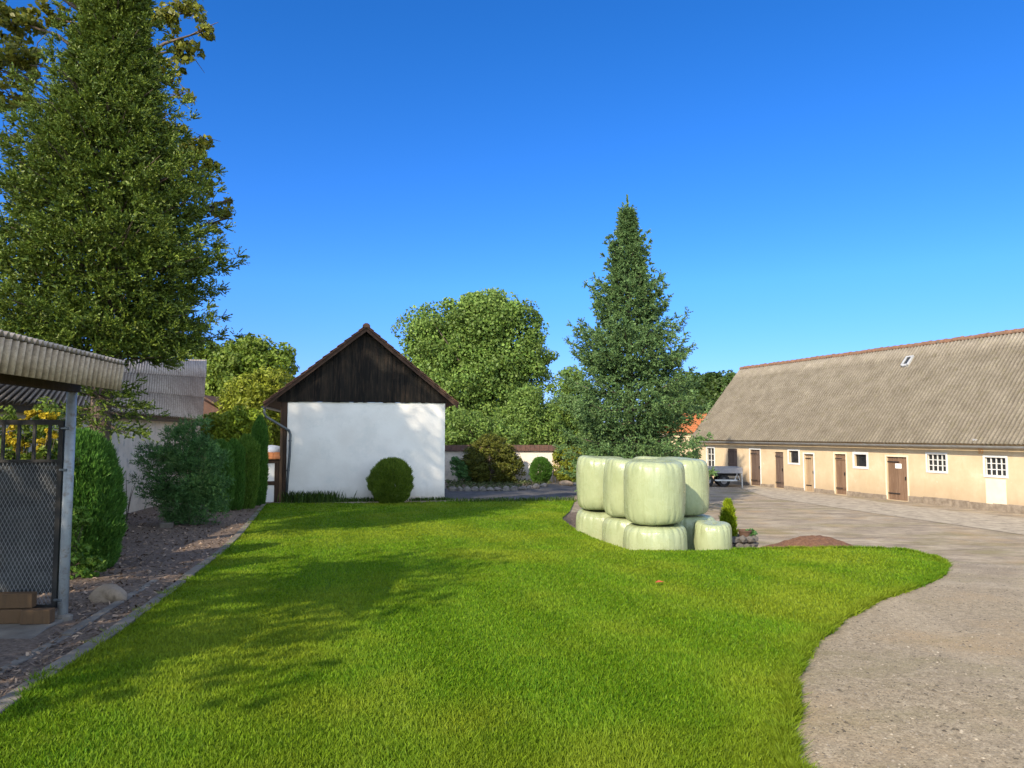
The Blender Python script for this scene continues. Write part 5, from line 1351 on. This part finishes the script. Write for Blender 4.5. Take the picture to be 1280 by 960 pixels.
# fascia sheet hanging along the edge
fb = fa.copy(); ft = at(153, 457, py_ + .15)
fe = fa + fdir * 2.9
def fas(s, t):
    top = ft + (fe - fa) * s + np.array([0, 0, 0]); bot = fa + (fe - fa) * s
    return top + (bot - top) * t, np.array([.99, .134, 0])
np_ = fa + fdir * 2.7; zz_ = Tz(np_[0] - .36, np_[1])
mb = MB(); mb.tube([(np_[0] - .36, np_[1], zz_ - .05), (np_[0] - .36, np_[1], zc0)], .046, 14); obj('post', mb, 'pipe', CAN, smooth=True)
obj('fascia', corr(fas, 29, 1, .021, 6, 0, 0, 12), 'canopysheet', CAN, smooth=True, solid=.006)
def ctop(s, t):
    top = ft + fdir * 5.2 * t + np.array([.10, 0, .055]) + np.array([-1.55, -.20, .12]) * (1 - s)
    return top, np.array([.07, 0, 1.])
# corrugations of the roof run across it, so their wave shows along the edge
def ctop2(s, t):
    p = ft + fdir * 2.9 * s + np.array([.025, 0, .026]); return p + np.array([-1.55, -.20, .12]) * (1 - t), np.array([.07, 0, 1.])
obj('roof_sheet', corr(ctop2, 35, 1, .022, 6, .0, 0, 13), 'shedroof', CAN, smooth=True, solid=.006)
mb = MB(); CFr = Frame(fa, fdir)
if CFr.N[0] < 0: CFr.N = -CFr.N
mb.box(CFr, .1, 2.85, -.40, -.32, -.03, .12); obj('beam', mb, 'beam', CAN)
for q in (.14, 1.4, 2.66):
    mb = MB(); mb.box(CFr, q, q + .10, -1.45, -.05, .125, .22); obj('rafter', mb, 'timber', CAN)

FZ = Frame((px_ - .03, py_ + .0, 0), (-1, -.10, 0))
if FZ.N[1] > 0: FZ.N = -FZ.N
FEN = thing('mesh_fence', (px_ - .8, py_ - .05, pz), 'black iron railing panel filled with diamond wire mesh below', 'fence')
zr = at(60, 528, py_)[2]; zm = at(60, 576, py_)[2]; z0 = at(60, 757, py_)[2]
L = 1.75
mb = MB(); mb.box(FZ, .03, .075, -.02, .02, z0 - .02, zr + .02); mb.box(FZ, .076, L, -.018, .018, zr - .025, zr + .025); mb.box(FZ, .076, L, -.014, .014, zm - .014, zm + .014); mb.box(FZ, .076, L, -.014, .014, z0 - .02, z0 + .015); mb.box(FZ, L, L + .045, -.02, .02, z0 - .02, zr + .02)
obj('frame', mb, 'ironblack', FEN)
u = .165
while u < L - .05:
    mb = MB(); mb.box(FZ, u - .013, u + .013, -.012, .012, zm + .0145, zr - .0255); obj('bar', mb, 'ironblack', FEN); u += .145
mb = MB(); s = .038; H_ = zm - z0; kx = .5
nW = int((L) / s) + 1
def clipseg(x0, zz0, x1, zz1):
    lo_, hi_ = .08, L
    pts = []
    for (xa, za, xb, zb_) in ((x0, zz0, x1, zz1),):
        t0, t1 = 0., 1.; dx_ = xb - xa
        if dx_ != 0:
            ta, tb = (lo_ - xa) / dx_, (hi_ - xa) / dx_; ta, tb = min(ta, tb), max(ta, tb); t0, t1 = max(t0, ta), min(t1, tb)
        if t1 - t0 > .01: pts = [(xa + dx_ * t0, za + (zb_ - za) * t0), (xa + dx_ * t1, za + (zb_ - za) * t1)]
    return pts
for sg in (1, -1):
    for i in range(-40, nW + 42):
        x0 = i * s; x1 = x0 + sg * H_ * kx
        q = clipseg(x0, z0 + .01, x1, zm - .01)
        if q: mb.tube([FZ.p(q[0][0], .004 * sg, q[0][1]), FZ.p(q[1][0], .004 * sg, q[1][1])], .0017, 4, False)
obj('wire_mesh', mb, 'wire', FEN)
mb = MB(); mb.box(FZ, .08, L, -.060, -.045, z0 + .12, zm - .01); obj('shade_cloth', mb, 'netting', FEN)
for z in (zr - .06, z0 + .06, zm - .09):
    mb = MB(); mb.tube([(px_ - .075, py_ - .02, z), (px_ + .01, py_ - .05, z)], .014, 8); obj('hinge', mb, 'zinc', FEN)

def wood_block(px0, py0, px1, py1, y, label, lift=None, dep=.9, zb=None):
    a = at(px0, py1, y); b = at(px1, py0, y); z0 = zsl if zb is None else zb
    fr = Frame((a[0], y, 0), (1, .10, 0)); fr.N = np.array([-.10, 1, 0]) / 1.005
    mb = MB(); h = b[2] - a[2]; mb.box(fr, 0, b[0] - a[0] - .004, 0, dep, z0 + .002, z0 + h)
    o = obj('timber_block', mb, 'timber', base=(a[0], y, z0), bevel=.006); tag(o, label, 'timber block', 'sawn timbers by the fence'); return z0 + h
yk = py_ - .30
h1 = wood_block(24.5, 762, 61, 780, yk, 'right hand brown timber of the bottom layer beside the post', dep=.10)
wood_block(-40, 764, 24, 782, yk - .01, 'left brown timber of the bottom layer by the fence', dep=.10)
wood_block(-60, 742, 35, 761, yk + .005, 'brown timber lying on top of the two others by the fence', zb=h1 + .003, dep=.09)

# yellow flowers and shrub behind the fence
y = 8.7; b = at(38, 600, y); gz_ = Tz(b[0], y)
YF = thing('flowering_plant', (b[0], y, gz_), 'yellow flowering tall plant behind the black railing', 'plant')
rg = np.random.default_rng(180)
bl = [blob_px(q[0], q[1], y, q[2], q[3]) for q in [(10, 530, 16, 20), (10, 560, 20, 30), (45, 540, 20, 18), (65, 530, 10, 12), (35, 575, 40, 26), (62, 560, 16, 20), (20, 620, 50, 50), (70, 600, 22, 50), (54, 505, 4, 10), (8, 515, 10, 8), (-30, 580, 40, 60)]]
P, N, ti, cs = clumps(bl, 230, .10, 30, rg, .2); obj('foliage', leaves(P, N, .042, .38, rg, ti), 'maple', YF)
bl = [blob_px(q[0], q[1], y - .1, q[2], q[3]) for q in [(42, 515, 7, 6), (33, 522, 9, 6), (24, 528, 6, 5), (62, 521, 10, 5), (70, 518, 5, 4), (14, 545, 8, 14), (66, 542, 8, 8), (25, 556, 10, 10), (52, 556, 8, 9)]]
P, N, ti, cs = clumps(bl, 70, .04, 26, rg, .1); obj('flowers', leaves(P, N, .020, .6, rg, ti), 'yellowflower', YF)
mb = MB()
for q in cs[::3]: mb.tube([np.array([q[0] * .6 + b[0] * .4, y, gz_]), (np.array(q) + [b[0], y, gz_]) / 2 + [0, 0, .2], q], [.010, .007, .003], 5, False)
obj('stems', mb, 'bark', YF)
b = gp_(92, 722)
leafy_tree('low_shrub', (b[0], b[1] - .05, b[2]), .6, [(b[0], b[1] - .1, b[2] + .30, .26, .2, .28), (b[0] + .02, b[1] - .1, b[2] + .8, .18, .15, .22), (b[0] + .22, b[1], b[2] + .15, .2, .16, .14)], 'bright leafy undergrowth at the foot of the egg shaped thuja', 'thuja_l', 90, .08, 26, .035, .5, .015, 183, None, .3, 'shrub')

# rocks in the mulch bed
p = on(138, 752); mb = MB(); mb.rock(p + [0, 0, .06], (.19, .15, .105), 190, 3); tag(obj('boulder', mb, 'tanrock', base=p, smooth=True), 'rounded tan boulder lying in the bark mulch', 'boulder')
p = on(208, 660); BX = Frame(p, (1, .1, 0)); BX.N = np.array([-.1, 1, 0]); mb = MB(); mb.box(BX, -.14, .14, -.07, .07, -.02, .12); tag(obj('stone_block', mb, 'darkconcrete', base=p, bevel=.012), 'small squared stone block before the pine bush', 'stone block')
# bare sapling twigs before the shed wall
p = on(158, 652); mb = MB(); 
for dx_, zz in ((.12, .9), (-.06, 1.3), (.22, 1.1)): mb.tube([p, p + [dx_ * .4, 0, zz * .55], p + [dx_, 0, zz]], [.012, .009, .004], 5)
tag(obj('bare_sapling', mb, 'bark', base=p), 'thin bare sapling by the spruce roots before the shed', 'sapling')

# ------------------------------------------------------------------ unseen trees added to cast shade on the lawn and house wall
shade = [(-12.2, -1.1, 9.4, 3.1, 'unseen airy leafy tree added beyond the canopy to shade the left lawn lightly'),
         (-15.7, 7.9, 18.0, 2.9, 'unseen tall leafy tree added west of the shed to shade the white house wall'),
         (-6.5, 2.4, 7.6, 2.1, 'small unseen leafy tree added beside the corrugated canopy to mask its shadow')]  # last one added to break up the canopy's hard-edged shadow
for i, (x, y, h, r, lab) in enumerate(shade):
    z = Tz(x, y); zc = h - 2.9 if h > 8 else h - 1.9; tall = h > 12; rg = np.random.default_rng(300 + i)
    t = thing('added_shade_tree', (x, y, z), lab, 'tree', 'unseen trees added for their shade')
    bl = [(x, y, zc, r, r, 2.7), (x + .9, y - .6, zc - 1.8, r * .85, r * .85, 2.0), (x - .8, y + .7, zc - 1.6, r * .85, r * .85, 2.0), (x, y, zc - 3.0, r * .7, r * .7, 1.8)]
    if tall: bl += [(x, y, zc - 4.5, r, r, 2.6), (x, y, zc - 7, r, r, 2.4)]
    P, N, ti, cs = clumps(bl, 620 if tall else (230 if i == 2 else 1500), .9 if tall else (.6 if i == 2 else 1.2), 38 if tall else (15 if i == 2 else 3), rg, .1)
    obj('crown', leaves(P, N, .12, .6, rg, ti), 'maple', t)
    tr = trunk_mb((x, y, z), h * .75, .2, .04); lm = limbs_to((x, y, z), (x, y, h * .8), cs[:14], .2, rg); tr.add(lm.v, lm.f); obj('trunk', tr, 'bark', t, smooth=True)
